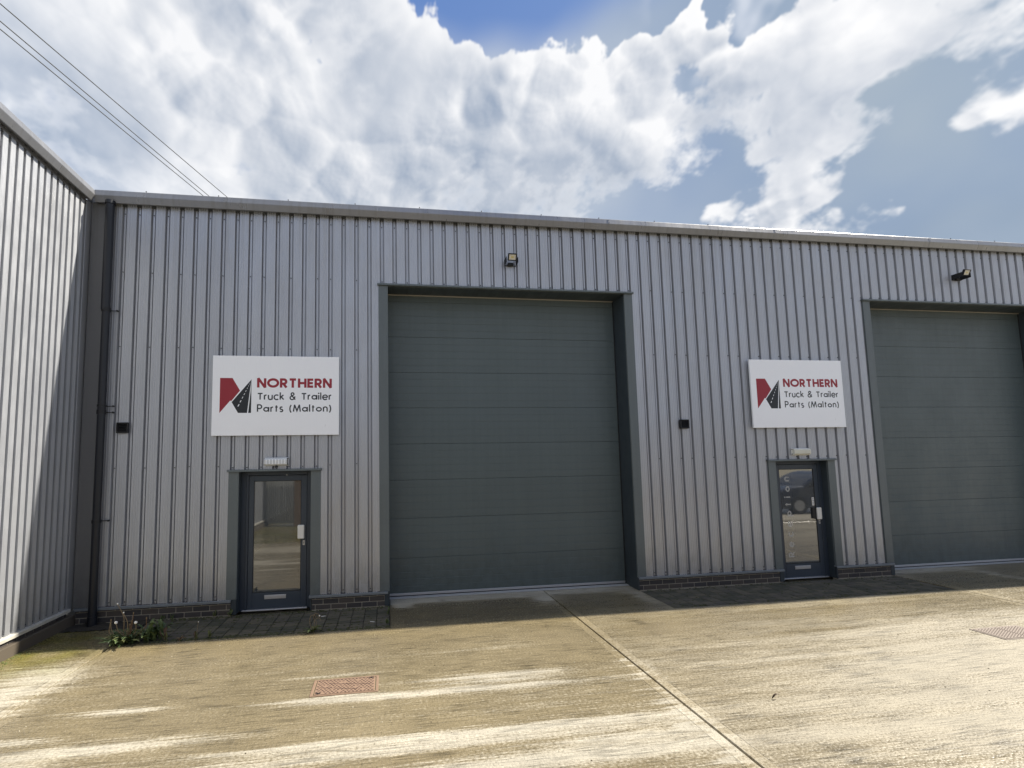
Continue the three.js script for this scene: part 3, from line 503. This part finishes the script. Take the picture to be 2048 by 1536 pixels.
function lettering(ctx, text, x, base, cap, weight, width) {
  // spread letters over a given width
  const gl = [...text].map((c) => GL[c]), wsum = gl.reduce((s, g) => s + g[0] * cap, 0), gap = (width - wsum - weight) / (gl.length - 1);
  ctx.lineWidth = weight; ctx.lineCap = 'butt'; ctx.lineJoin = 'miter'; ctx.miterLimit = 3;
  let cx = x + weight / 2;
  for (const [w, st] of gl) {
    for (const s of st) {
      ctx.beginPath(); const inset = (v) => (v <= 0 ? 0 : v);
      if (s[0] === 'L') for (let i = 1; i < s.length; i += 2) { const X = cx + s[i] * cap, Y = base - weight * 0.0 - s[i + 1] * cap; i === 1 ? ctx.moveTo(X, Y) : ctx.lineTo(X, Y); }
      if (s[0] === 'A') { const n = 40; for (let i = 0; i <= n; i++) { const a = mix(s[5], s[6], i / n) * Math.PI / 180, X = cx + (s[1] + Math.cos(a) * Math.max(0, s[3] - 0)) * cap, Y = base - (s[2] + Math.sin(a) * s[4]) * cap; const k = Math.abs(s[6] - s[5]) === 360 ? 1 - weight / 2 / (s[4] * cap) * 0.9 : 1; const Yc = base - s[2] * cap, Y2 = Yc + (Y - Yc) * k; i ? ctx.lineTo(X, Y2) : ctx.moveTo(X, Y2); } }
      if (s[0] === 'D') { ctx.arc(cx + s[1] * cap, base - s[2] * cap, weight * 0.62, 0, 6.3); ctx.fill(); continue; }
      if (s[0] === 'A' && Math.abs(s[6] - s[5]) === 360) ctx.closePath();
      ctx.stroke();
    }
    cx += w * cap + gap;
  }
}
function signTexture() {
  const S = 900, W = Math.round(1.826 * S), H = Math.round(1.195 * S), cv = document.createElement('canvas'); cv.width = W; cv.height = H; const c = cv.getContext('2d');
  c.fillStyle = '#f2f5fa'; c.fillRect(0, 0, W, H);
  const r = rng(5); for (let i = 0; i < 500; i++) { c.fillStyle = `rgba(${90 + r() * 80},${95 + r() * 80},${100 + r() * 80},${r() * 0.05})`; c.fillRect(r() * W, r() * H, 1 + r() * 3, 4 + r() * 90); }
  const L = (u, v) => [(0.105 + (u - 258) * 0.001112) * S, (0.337 + (v - 487) * 0.001168) * S]; // the emblem on its own grid
  const poly = (col, ...p) => { c.fillStyle = col; c.beginPath(); p.forEach((q, i) => (i ? c.lineTo(...L(...q)) : c.moveTo(...L(...q)))); c.closePath(); c.fill(); };
  const red = '#93202f', dark = '#1d2228', pale = '#f2f5fa';
  poly(red, [258, 487], [415, 487], [513, 648], [402, 788], [392, 776], [258, 935]);
  poly(dark, [658, 493], [408, 795], [492, 935], [658, 935]);
  poly(pale, [658, 493], [652, 620], [622, 935], [607, 935], [640, 640]);
  poly(pale, [658, 493], [660, 500], [406, 800], [398, 790]);
  // tapering centre line of the road
  for (let k = 0; k < 9; k++) { const t0 = Math.pow(k / 9, 1.5), t1 = t0 + 0.035 + 0.055 * k / 9; const X = (t) => mix(641, 478, t), Y = (t) => mix(545, 878, t), w = (t) => 1.5 + 5.5 * t; poly(pale, [X(t0) - w(t0), Y(t0)], [X(t0) + w(t0), Y(t0)], [X(t1) + w(t1), Y(t1)], [X(t1) - w(t1), Y(t1)]); }
  c.strokeStyle = red; c.fillStyle = red; lettering(c, 'NORTHERN', 0.628 * S, 0.478 * S, 0.140 * S, 0.0355 * S, 1.092 * S);
  c.strokeStyle = dark; c.fillStyle = dark; lettering(c, 'Truck & Trailer', 0.632 * S, 0.660 * S, 0.103 * S, 0.0186 * S, 1.088 * S);
  lettering(c, 'Parts (Malton)', 0.632 * S, 0.843 * S, 0.103 * S, 0.0186 * S, 1.082 * S);
  c.strokeStyle = 'rgba(90,95,100,.6)'; c.lineWidth = 2; c.beginPath(); c.moveTo(1.625 * S, 1.04 * S); c.lineTo(1.622 * S, 1.075 * S); c.stroke();
  const t = new THREE.CanvasTexture(cv); t.colorSpace = THREE.SRGBColorSpace; return t;
}
const signTex = signTexture();
const signPrint = new THREE.MeshStandardMaterial({ map: signTex, roughness: 0.38 });
function sign(x, y, z, label) {
  const t = thing('company_sign', label, 'sign', [x, y, z]);
  obj('sign_board', cbox(0, 1.828, 0, 1.198, -0.03, -0.001, 0.002), M.signFace, t);
  obj('printed_face', new THREE.PlaneGeometry(1.824, 1.194).translate(0.914, 0.599, 0), signPrint, t);
  obj('mounting_rail', [cbox(0.05, 1.78, 0.12, 0.16, -0.05, -0.031, 0.002), cbox(0.05, 1.78, 1.04, 1.08, -0.05, -0.031, 0.002)], M.aluminium, t);
}
sign(1.311, 2.579, 0.05, 'white Northern Truck & Trailer Parts sign above the left entrance door');
sign(10.128, 2.628, 0.07, 'white Northern Truck & Trailer Parts sign above the reception door');

// frosted Reception lettering, reading upward on the glass
{
  const cv = document.createElement('canvas'); cv.width = 1440; cv.height = 200; const c = cv.getContext('2d'); c.clearRect(0, 0, 1440, 200); c.fillStyle = '#000'; c.fillRect(0, 0, 1440, 200); c.strokeStyle = c.fillStyle = '#fff';
  lettering(c, 'Reception', 12, 150, 116, 23, 1400);
  const alpha = new THREE.CanvasTexture(cv);
  const m = new THREE.MeshStandardMaterial({ color: lin(0.8, 0.8, 0.77), roughness: 0.8, alphaMap: alpha, transparent: true, opacity: 0.4 });
  const p = obj('vinyl_lettering', new THREE.PlaneGeometry(1.44, 0.2).rotateZ(Math.PI / 2), m, doorB, [10.556 + 0.325, 1.075, -0.1495]); p.castShadow = false; p.userData.label = 'pale vinyl letters reading Reception up the glass';
  obj('door_label', cbox(10.556 + 0.805, 10.556 + 0.848, 1.247, 1.39, -0.152, -0.1495, 0.0008), M.white, doorB);
  const lab = doorB.children.at(-1);
  obj('label_mark', [0, 1, 2, 3].map((k) => cbox(10.556 + 0.817, 10.556 + 0.836, 1.268 + k * 0.03, 1.282 + k * 0.03, -0.1495, -0.149, 0.0002)), std(0.03, 0.04, 0.12, 0.6), lab);
  obj('reader_box', cbox(10.556 + 0.778, 10.556 + 0.850, 1.02, 1.216, -0.152, -0.128, 0.006), M.black, doorB);
}

// ---------------------------------------------------------------- lamps, vents, pipe, cables
function bulkhead(x, y, label, clear) {
  const t = thing('bulkhead_light', label, 'lamp', [x, y, 0.0]);
  obj('base', cbox(-0.176, 0.176, -0.062, 0.062, 0.0, 0.018, 0.010), clear ? std(0.5, 0.52, 0.54, 0.4) : M.white, t);
  const sec = [[0.018, -0.054], [0.050, -0.050], [0.064, -0.036], [0.066, 0.02], [0.058, 0.046], [0.018, 0.054]];
  const d = obj('diffuser', sweepX(sec, -0.160, 0.160), clear ? phys(0.60, 0.63, 0.66, 0.25, { clearcoat: 0.6 }) : M.milky, t);
  const n = clear ? 7 : 12;
  for (let k = 0; k < n; k++) { const xx = mix(-0.132, 0.132, k / (n - 1)); obj('prism_rib', cbox(xx - 0.007, xx + 0.007, -0.038, 0.034, 0.06, clear ? 0.0735 : 0.071, 0.004), clear ? M.signFace : M.milky, d); }
  for (const s of [-1, 1]) for (const v of [-0.04, 0.045]) obj('fixing_cap', cyl(0.008, 0.006, 10).rotateX(Math.PI / 2), M.screw, t, [s * 0.168, v, 0.02]);
  if (clear) obj('cable_entry', cyl(0.022, 0.03, 12), M.screw, t, [0, -0.075, 0.012]);
}
bulkhead(2.226, 2.188, 'clear ribbed bulkhead lamp on the cladding over the left entrance door', true);
bulkhead(11.046, 2.205, 'cream bulkhead lamp with rounded cover over the reception door', false);
function vent(x, y, label) {
  const t = thing('wall_vent', label, 'vent', [x, y, 0]);
  obj('vent_frame', [cbox(-0.079, 0.079, 0.058, 0.077, 0, 0.04, 0.004), cbox(-0.079, 0.079, -0.077, -0.058, 0, 0.04, 0.004), cbox(-0.079, -0.062, -0.058, 0.058, 0, 0.04, 0.003), cbox(0.062, 0.079, -0.058, 0.058, 0, 0.04, 0.003)], M.black, t);
  obj('vent_back', cbox(-0.062, 0.062, -0.058, 0.058, 0.002, 0.012, 0.001), std(0.004, 0.004, 0.005, 0.9), t);
  for (let k = 0; k < 5; k++) obj('louvre', cbox(-0.061, 0.061, -0.002, 0.002, -0.014, 0.014, 0.001).rotateX(0.7).translate(0, -0.045 + k * 0.0225, 0.024), M.black, t);
}
vent(0.101, 2.709, 'small black square vent on the cladding near the drainpipe');
vent(8.862, 2.706, 'small black square vent between the roller door and the right sign');
function flood(x, y, tilt, label, reach) {
  const t = thing('floodlight', label, 'lamp', [x, y, 0]), h = new THREE.Group(); h.name = 'lamp_head'; h.position.set(0, 0, reach); h.rotation.x = tilt; h.scale.setScalar(0.76); t.add(h);
  obj('housing', [cbox(-0.095, 0.095, -0.075, -0.055, -0.025, 0.02, 0.004), cbox(-0.095, 0.095, 0.055, 0.075, -0.025, 0.02, 0.004), cbox(-0.095, -0.075, -0.055, 0.055, -0.025, 0.02, 0.003), cbox(0.075, 0.095, -0.055, 0.055, -0.025, 0.02, 0.003), cbox(-0.092, 0.092, -0.072, 0.072, -0.035, -0.012, 0.006)], M.black, h);
  obj('lens', cbox(-0.0748, 0.0748, -0.0548, 0.0548, -0.01, 0.010, 0.002), M.lens, h);
  obj('led_board', cbox(-0.03, 0.03, -0.02, 0.02, 0.010, 0.0115, 0.0005), std(0.55, 0.47, 0.22, 0.4), h);
  obj('junction_box', cbox(-0.045, 0.045, -0.10, -0.05, 0, 0.045, 0.006), M.black, t);
  obj('bracket', [cbox(-0.100, -0.094, -0.085, 0.01, 0.0, reach, 0.002), cbox(0.094, 0.100, -0.085, 0.01, 0.0, reach, 0.002), cbox(-0.100, 0.100, -0.095, -0.085, 0.0, 0.02, 0.002)], M.black, t);
}
flood(5.905, 5.450, 0.55, 'small black floodlight with pale lens above the middle roller door', 0.15);
flood(14.745, 5.535, 0.42, 'small black floodlight on an arm above the right-hand roller door', 0.17);
{
  const t = thing('drainpipe', 'black downpipe in the corner beside the left unit', 'drainpipe', [-0.150, 0, 0.085]);
  obj('upper_pipe', cyl(0.058, 1.64, 24), M.pipe, t, [-0.006, 5.24, 0]);
  obj('pipe_collar', cyl(0.066, 0.05, 24), M.pipe, t, [-0.006, 6.035, 0]);
  obj('lower_pipe', cyl(0.050, 4.42, 24), M.pipe, t, [0.002, 2.21, 0]);
  for (const [y, h] of [[4.42, .06], [3.02, .03], [2.93, .06], [1.40, .045]]) {
    const c = obj('pipe_bracket', cyl(0.057, h, 24), M.black, t, [0.0, y, 0]);
    obj('bracket_arm', [cyl(0.006, 0.13, 10).rotateZ(Math.PI / 2).translate(0.075, 0, -0.05), cyl(0.013, 0.03, 12).rotateX(Math.PI / 2).translate(0.125, 0, -0.055)], M.black, c);
  }
  obj('pipe_shoe', cyl(0.058, 0.12, 24), M.pipe, t, [0.002, 0.06, 0]);
}
for (const [a, b, label] of [[[-2.164, 9.5, -0.42], [-0.482, 9.5, -5.571], 'thin overhead cable, highest and rightmost of the three over the corner'], [[-2.4, 9.5, -0.746], [-0.939, 9.5, -5.597], 'thin overhead cable, middle one of the three crossing the sky'], [[-2.514, 9.5, -0.904], [-1.084, 9.5, -5.613], 'thin overhead cable, lowest of the three crossing the sky']]) {
  const A = new THREE.Vector3(...a), B = new THREE.Vector3(...b), d = B.clone().sub(A), p = [];
  for (let k = -8; k <= 12; k++) { const u = k / 2, q = A.clone().addScaledVector(d, u); q.y += 0.012 * (u - 0) * (u - 1); p.push(q); }
  const o = obj('overhead_cable', new THREE.TubeGeometry(new THREE.CatmullRomCurve3(p), 80, 0.0095, 5), M.cable); tag(o, label, 'cable');
}

// ---------------------------------------------------------------- the neighbouring unit on the left (its wall faces +x)
const XL = -0.469, side = thing('neighbouring_unit', 'sunlit grey ribbed metal side wall of the unit on the left', 'building', [XL, 0, 0]);
side.rotation.y = Math.PI / 2; // local x runs away from the camera: local x = -z, local z = +x
for (let x = -0.1; x > -16; x -= 1) obj('cladding_sheet', sheetGeo(x - 1, x, 0.11565, -0.118, 0.036, -0.036, () => [[0.20, 6.08]], []), M.cladding, side);
obj('corner_flashing', cbox(-0.10, 0.02, 0.21, 6.06, -0.03, 0.004, 0.002), M.cladding, side);
obj('gutter', sweepX(gutterSec, -16, -0.098), M.gutter, side);
obj('roof', sweepX([[-0.052, 6.10], [-0.052, 6.215], [-7.2, 6.83], [-14.3, 6.215], [-14.3, 6.10], [-7.2, 6.70]], -16, -0.03), M.gutter, side);
obj('backing_wall', [cbox(-16, 0.0, -0.1, 6.1, -0.14, -0.05, 0.002), cbox(-16, 0, -0.1, 6.1, -14.2, -14, 0.002), cbox(-16.1, -15.9, -0.1, 6.1, -14, -0.14, 0.002)], std(0.1, 0.1, 0.1, 0.9), side);
{ const l = []; for (let k = 0; k < 130; k++) { const x = -0.118 - k * 0.11565; l.push([x, 5.99, 0.004]); l.push([x, 0.27, -0.014]); } screws(l, side); }
obj('eaves_strip', cbox(-16, -0.1, 6.02, 6.055, -0.012, 0.003, 0.002), M.gutter, side);
obj('drip_flashing', sweepX([[-0.03, 0.238], [0.032, 0.226], [0.036, 0.222], [0.036, 0.187], [0.031, 0.187], [0.029, 0.214], [-0.03, 0.222]], -16, -0.06), M.sillPale, side);
plinthBricks(side, -3.4, -0.10, 0.0, 77, [[0.164, 0]], 0.134, -0.142);
obj('footing', cbox(-16, 0.0, -0.12, 0.133, -0.12, 0.058, 0.006), M.plinth, side);

// ---------------------------------------------------------------- drain covers
function cover(x0, x1, z0, z1, label, split) {
  const t = thing('drain_cover', label, 'drain cover', [(x0 + x1) / 2, 0, (z0 + z1) / 2]), w = (x1 - x0) / 2, d = (z1 - z0) / 2, rust = split ? std(0.20, 0.165, 0.14, 0.7, 0.1) : std(0.215, 0.142, 0.098, 0.85, 0.0), dk = std(0.06, 0.035, 0.03, 0.8);
  obj('frame', [cbox(-w, w, -0.03, 0.006, -d, -d + 0.018, .002), cbox(-w, w, -0.03, 0.006, d - 0.018, d, .002), cbox(-w, -w + 0.025, -0.03, 0.006, -d + 0.018, d - 0.018, .002), cbox(w - 0.025, w, -0.03, 0.006, -d + 0.018, d - 0.018, .002)], rust, t);
  obj('gap', cbox(-w + 0.025, w - 0.025, -0.03, -0.004, -d + 0.018, d - 0.018, .001), M.soil, t);
  const lids = split ? [[-1, 1]] : [[0, 0]];
  // plate with raised studs
  const r = rng(split ? 9 : 8);
  if (split) {
    for (const s of [-1, 1]) {
      const sh = new THREE.Shape([[s * 0.005, -d + 0.024], [s * (w - 0.033), -d + 0.024], [s * (w - 0.033), d - 0.024], [s * 0.005, d - 0.024]].map((p) => new THREE.Vector2(...p)));
      const lid = obj('lid', new THREE.ExtrudeGeometry(sh, { depth: 0.01, bevelEnabled: false }).rotateX(Math.PI / 2).translate(0, 0.008, 0), rust, t), st = [];
      for (let a = 0; a < 6; a++) for (let b = 0; b < 12; b++) st.push(cbox(-0.012, 0.012, 0, 0.0025, -0.005, 0.005, .001).rotateY(0.5).translate(s * (0.03 + a * (w - 0.06) / 6), 0.008, -d + 0.045 + b * (2 * d - 0.09) / 11));
      const o = obj('stud', st, dk, lid); o.userData.kind = 'stuff';
    }
  } else {
    const lid = obj('lid', cbox(-w + 0.034, w - 0.034, -0.01, 0.007, -d + 0.026, d - 0.026, 0.003), rust, t), st = [];
    for (let a = 0; a < 15; a++) for (let b = 0; b < 10; b++) { if (r() < 0.06) continue; st.push(cbox(-0.010, 0.010, 0, 0.003, -0.0045, 0.0045, .001).rotateY((a + b) % 2 ? 0.6 : -0.6).translate(mix(-w + 0.055, w - 0.055, (a + (b % 2) * 0.5) / 14.5), 0.007, mix(-d + 0.04, d - 0.04, b / 9))); }
    const o = obj('stud', st, dk, lid); o.userData.kind = 'stuff';
    obj('scrape', [cbox(-0.19, 0.21, 0, 0.0015, -0.0022, 0.0022, .0005).rotateY(-0.17).translate(0.03, 0.0072, -0.03), cbox(-0.2, 0.17, 0, 0.0015, -0.0022, 0.0022, .0005).rotateY(-0.22).translate(-0.05, 0.0072, 0.05)], dk, lid);
    for (const [a, b] of [[-w + 0.07, d - 0.045], [w - 0.07, -d + 0.04]]) obj('lifting_key', [cbox(-0.025, 0.025, 0, 0.003, -0.006, 0.006, .001).translate(a, 0.007, b), cbox(-0.008, 0.008, 0, 0.003, -0.014, 0.014, .001).translate(a, 0.007, b)], M.black, lid);
  }
  return t;
}
cover(3.139, 3.765, 2.35, 2.685, 'rusty studded drain cover lying in the middle slab', false);
{
  const t = cover(-0.345, 0.345, -0.175, 0.175, 'rusty split drain cover at the right edge of the yard', true);
  t.position.set(11.16, 0, 2.565);
  const q = t.children; // the square frame is set askew in the slab
  t.rotation.y = 0.0;
}
// pale surround of the first cover
// ---------------------------------------------------------------- weeds
function leafGeo(len, wid, lobes, bend, seed) {
  const r = rng(seed), n = 9, p = [], q = new QB();
  for (let i = 0; i <= n; i++) { const t = i / n, w = wid * Math.pow(Math.sin(Math.PI * Math.min(0.97, 0.06 + t * 0.94)), 0.8) * (lobes ? (i % 2 ? 1.15 : 0.45) : 1) * (0.9 + r() * 0.2), y = Math.sin(t * Math.PI * 0.62) * bend * len - t * t * len * 0.12; p.push([t * len * (1 - 0.25 * bend), y, w]); }
  for (let i = 0; i < n; i++) { const a = p[i], b = p[i + 1]; q.quad([a[0], a[1], 0], [a[0] - 0.004, a[1] + 0.006, a[2]], [b[0] - 0.004, b[1] + 0.006, b[2]], [b[0], b[1], 0]); q.quad([a[0], a[1], 0], [b[0], b[1], 0], [b[0] - 0.004, b[1] + 0.006, -b[2]], [a[0] - 0.004, a[1] + 0.006, -a[2]]); }
  return q.geo();
}
function stalk(pts, rad) { return new THREE.TubeGeometry(new THREE.CatmullRomCurve3(pts.map((p) => new THREE.Vector3(...p))), 14, rad, 5); }
function rosette(t, n, len, wid, mats, seed, o = {}) {
  const r = rng(seed);
  for (let k = 0; k < n; k++) { const m = obj('leaf', leafGeo(len * (0.6 + r() * 0.6), wid * (0.7 + r() * 0.6), o.lobes ?? true, (o.bend ?? 0.45) * (0.5 + r()), seed * 31 + k), mats[Math.floor(r() * mats.length)], t, [(r() - .5) * (o.spread ?? 0.03), 0.004, (r() - .5) * (o.spread ?? 0.03) * 0.6]); m.rotation.y = k * 2.4 + r(); m.rotation.z = (o.lift ?? 0.15) * r(); }
}
function puff(parent, x, y, z, rad) {
  const g = grp('seed_head', parent, [x, y, z]);
  obj('fluff', new THREE.IcosahedronGeometry(rad, 2), M.fluff, g); obj('receptacle', new THREE.SphereGeometry(rad * 0.3, 8, 6), M.stem, g, [0, -rad * 0.9, 0]);
}
{
  const t = thing('dandelion_clump', 'large dandelion clump with two white seed heads at the paving corner', 'weed', [0.70, 0, 0.90]);
  rosette(t, 60, 0.25, 0.024, [M.leaf[0], M.leaf[1], M.leaf[2]], 11, { spread: 0.24, bend: 0.32, lift: 0.35 });
  for (const [tx, ty, bx, bend, head] of [[-.128, .245, .02, -.02, 'puff'], [.095, .232, .04, .03, 'puff'], [-.119, .47, -.03, .05, 'bud'], [-.048, .36, .0, .04, 'bud'], [.065, .355, .03, .01, 'none'], [.215, .286, .05, .06, 'none'], [-.185, .285, -.10, -.02, 'none'], [-.19, .24, -.12, -.03, 'none'], [.03, .22, .02, 0, 'none'], [.05, .26, .03, 0, 'none']]) {
    obj('stem', stalk([[bx, 0, 0], [mix(bx, tx, .3) + bend * .5, ty * .35, .01], [mix(bx, tx, .65) + bend, ty * .68, .012], [tx, ty, 0]], 0.0045), bx > 0.01 && head === 'none' ? M.stemRed : M.stem, t);
    if (head === 'puff') puff(t, tx, ty + 0.008, 0, 0.018); if (head === 'bud') puff(t, tx, ty + 0.006, 0, 0.009); if (head === 'none') obj('bud', new THREE.SphereGeometry(0.008, 8, 6).scale(1, 1.7, 1), M.stem, t, [tx, ty, 0]);
  }
}
{ const t = thing('leafy_weed', 'dark green lobed weed spreading right of the dandelion clump', 'weed', [0.985, 0, 0.86]); rosette(t, 44, 0.19, 0.030, [M.leaf[1], M.leaf[0]], 23, { spread: 0.20, bend: 0.8, lift: 0.6 }); }
{ const t = thing('grass_tuft', 'low grassy tuft at the left foot of the dandelion clump', 'weed', [0.60, 0, 0.94]); rosette(t, 30, 0.10, 0.008, [M.leaf[0], M.leaf[2]], 29, { spread: 0.14, lobes: false, bend: 0.9, lift: 0.8 }); }
{ const t = thing('dock_seedling', 'small reddish weed with upright leaves beside the big weed clump', 'weed', [1.15, 0, 0.915]); rosette(t, 6, 0.11, 0.010, [M.leafRed, M.leaf[2]], 31, { lobes: false, bend: 1.0, lift: 0.9 }); }
{ const t = thing('dock_seedling', 'small reddish weed with a thin seed stalk on the paving edge', 'weed', [1.51, 0, 0.935]); rosette(t, 7, 0.085, 0.008, [M.leafRed, M.leaf[2]], 37, { lobes: false, bend: 0.8, lift: 0.8 }); obj('stem', stalk([[0, 0, 0], [0.008, .08, 0], [0.012, .15, 0], [0.02, .21, 0]], 0.0022), M.stem, t); puff(t, 0.02, 0.212, 0, 0.006); }
{ const t = thing('small_weed', 'tiny bright green weed right of the reddish seedlings', 'weed', [1.655, 0, 0.90]); rosette(t, 9, 0.055, 0.012, [M.leaf[2]], 41, { lobes: false, bend: 1.1, lift: 0.9 }); }
{ const t = thing('dry_weed', 'withered brown weed flat on the paving between two seedlings', 'weed', [1.32, 0, 0.935]); rosette(t, 6, 0.08, 0.006, [M.stemRed, M.stem], 43, { lobes: false, bend: 0.4 }); }
{ const t = thing('dandelion_plant', 'single dandelion with a drooping stalk before the left entrance door', 'weed', [2.912, 0, 0.937]); rosette(t, 15, 0.13, 0.018, [M.leaf[2], M.leaf[0]], 47, { bend: 0.35, lift: 0.2 }); for (const [dx, h] of [[-.03, .2], [.01, .215], [.03, .16]]) obj('stem', stalk([[0, 0, 0], [dx * 1.4, h * .55, 0], [dx, h, 0], [dx + .05, h + .01, .01], [dx + .065, h - .02, .01]], 0.0032), M.stem, t); puff(t, 0.078, 0.20, 0.01, 0.009); }
[[0.72, 0.03, 'by the wall behind the dandelion clump'], [0.86, 0.06, 'against the bricks above the lobed weed'], [1.42, 0.03, 'against the bricks left of the entrance door'], [1.62, 0.04, 'at the left foot of the entrance door frame'], [3.86, 0.42, 'in the joint beside the roller door ramp'], [3.85, 0.82, 'on the outer corner of the left paving']].forEach(([x, z, where], i) => { const t = thing('weed_sprig', `tiny green weed sprig ${where}`, 'weed', [x, 0, z]); rosette(t, 7, 0.06, 0.011, [M.leaf[2], M.leaf[0]], 60 + i, { lobes: false, bend: 1.0, lift: 0.9 }); });
{
  // moss and crumbs along the kerb of both pavings
  const l = [], r = rng(91), m = new THREE.Object3D(), g = new THREE.IcosahedronGeometry(0.008, 0), im = shadows(new THREE.InstancedMesh(g, M.moss, 1900));
  for (let i = 0; i < 1900; i++) { const left = r() < 0.75, edge = r(); const x = left ? 0.58 + r() * 3.3 : 7.95 + r() * 4.6; const z = edge < 0.35 ? 0.94 - Math.pow(r(), 2) * 0.08 : edge < 0.6 ? 0.02 + Math.pow(r(), 2) * 0.1 : (left ? 0.0265 + Math.round(r() * 9) * 0.1028 : 0.02 + r() * 0.9); m.position.set(x, -0.003, z); const s = 0.4 + r() * 1.3; m.scale.set(s * 1.5, s * 0.5, s); m.rotation.y = r() * 6; m.updateMatrix(); im.setMatrixAt(i, m.matrix); }
  im.name = 'moss'; scene.add(im); tag(im, 'dark moss and crumbs in the joints of the block paving', 'moss', null, 'stuff');
  const gm = shadows(new THREE.InstancedMesh(g, std(0.09, 0.10, 0.03, 1), 260)); for (let i = 0; i < 260; i++) { m.position.set(-0.405 + Math.pow(r(), 2) * 0.16, 0.0, 0.95 + r() * 1.6); const s = 0.4 + r() * 1.4; m.scale.set(s, s * 0.6, s); m.updateMatrix(); gm.setMatrixAt(i, m.matrix); }
  gm.name = 'moss_edge'; scene.add(gm); tag(gm, 'green moss along the foot of the left unit', 'moss', null, 'stuff');
  const gr = shadows(new THREE.InstancedMesh(new THREE.IcosahedronGeometry(0.006, 0), std(0.4, 0.37, 0.3, 0.9), 260)), cA = new THREE.Color();
  for (let i = 0; i < 260; i++) { m.position.set(0.6 + r() * 12, 0.001, 1.0 + Math.pow(r(), 1.4) * 3.6); const s = 0.4 + r() * 0.9; m.scale.set(s * 1.2, s * 0.6, s); m.rotation.y = r() * 6; m.updateMatrix(); gr.setMatrixAt(i, m.matrix); gr.setColorAt(i, r() < 0.5 ? cA.setRGB(0.15, 0.12, 0.08) : cA.setRGB(0.95, 0.93, 0.88)); }
  gr.name = 'grit'; scene.add(gr); tag(gr, 'scattered grit and tiny stones on the concrete yard', 'grit', null, 'stuff');
}
{ const o = obj('dead_leaf', leafGeo(0.075, 0.011, false, 0.5, 5), std(0.07, 0.045, 0.03, 0.9)); o.position.set(7.2, 0.006, 3.45); tag(o, 'dark curled dead leaf on the right-hand slab', 'leaf'); }
for (const [x, z, a, where] of [[2.36, 0.33, .3, 'beside the entrance door frame'], [3.05, 0.70, -.4, 'right of the drooping dandelion']]) { const o = obj('litter_scrap', cbox(-0.03, 0.03, 0, 0.004, -0.006, 0.006, 0.001), M.white); o.position.set(x + 0.6, 0.002, z); o.rotation.y = a; tag(o, `white scrap of litter on the left paving ${where}`, 'litter'); }

// ---------------------------------------------------------------- what stands behind the camera, seen in the glass
{
  const t = thing('opposite_wall', 'brown brick wall across the yard, mirrored in the left door glass', 'wall', [0, 0, 9.6]);
  obj('brickwork', cbox(0.62, 17.5, -0.05, 2.9, 0, 0.3, 0.01), std(0.20, 0.135, 0.085, 0.9), t);
  obj('coping', cbox(0.58, 17.55, 2.9, 2.98, -0.04, 0.34, 0.01), std(0.3, 0.29, 0.27, 0.9), t);
  const g = thing('opposite_gate', 'pale ribbed steel gate across the yard, mirrored in the left door glass', 'gate', [0, 0, 10.2]);
  for (let k = 0; k < 24; k++) obj('rib', cbox(-1.2 + k * 0.075, -1.14 + k * 0.075, 0.05, 2.2, -0.02, 0.02, 0.006), std(0.42, 0.43, 0.42, 0.6), g);
  obj('rail', cbox(-1.25, 0.62, 2.2, 2.5, -0.03, 0.03, 0.006), std(0.35, 0.36, 0.36, 0.6), g);
  const h = thing('hedge', 'dark hedge across the yard, mirrored in the left door glass', 'hedge', [-5.2, 0, 10.5]), ge = [], r = rng(3);
  for (let k = 0; k < 1500; k++) ge.push(new THREE.PlaneGeometry(0.16, 0.1).rotateX(r() * 3).rotateY(r() * 6).translate(r() * 5 - 0.6, r() * 2.6, r() * 1.2 - 0.5));
  obj('foliage', ge, M.leaf[1], h); obj('stem', [0, 1, 2, 3].map((k) => cyl(0.05, 2, 8, 0.02).translate(k * 1.1, 1, 0)), M.stem, h);
  const c = thing('parked_car', 'dark blue car parked across the yard, mirrored in the reception door glass', 'car', [20.3, 0, 8.6]); c.rotation.y = 0.1;
  const sh = new THREE.Shape(); sh.moveTo(-2.1, 0.28); sh.lineTo(-2.15, 0.7); sh.quadraticCurveTo(-1.9, 0.92, -1.1, 0.96); sh.quadraticCurveTo(-0.5, 1.45, 0.1, 1.47); sh.quadraticCurveTo(1.1, 1.47, 1.7, 1.0); sh.lineTo(2.1, 0.92); sh.lineTo(2.12, 0.3); sh.lineTo(-2.1, 0.28);
  obj('body', new THREE.ExtrudeGeometry(sh, { depth: 1.5, bevelEnabled: true, bevelSize: 0.08, bevelThickness: 0.1, bevelSegments: 3 }).translate(0, 0, -0.75), phys(0.02, 0.028, 0.06, 0.3, { clearcoat: 1 }), c);
  const ws = new THREE.Shape([[-0.95, 0.98], [-0.4, 1.36], [0.95, 1.36], [1.4, 1.0]].map((p) => new THREE.Vector2(...p)));
  for (const z of [-0.862, 0.852]) obj('side_window', new THREE.ExtrudeGeometry(ws, { depth: 0.01, bevelEnabled: false }).translate(0, 0, z), phys(0.01, 0.012, 0.014, 0.05), c);
  for (const x of [-1.35, 1.35]) for (const z of [-0.78, 0.78]) { const w = obj('wheel', cyl(0.32, 0.2, 24).rotateX(Math.PI / 2), std(0.015, 0.015, 0.016, 0.8), c, [x, 0.32, z]); obj('rim', cyl(0.2, 0.21, 16).rotateX(Math.PI / 2), M.aluminium, w); }
  // give the far bricks their courses
  t.userData.kind = undefined; delete t.userData.kind;
}

renderer.render(scene, camera);
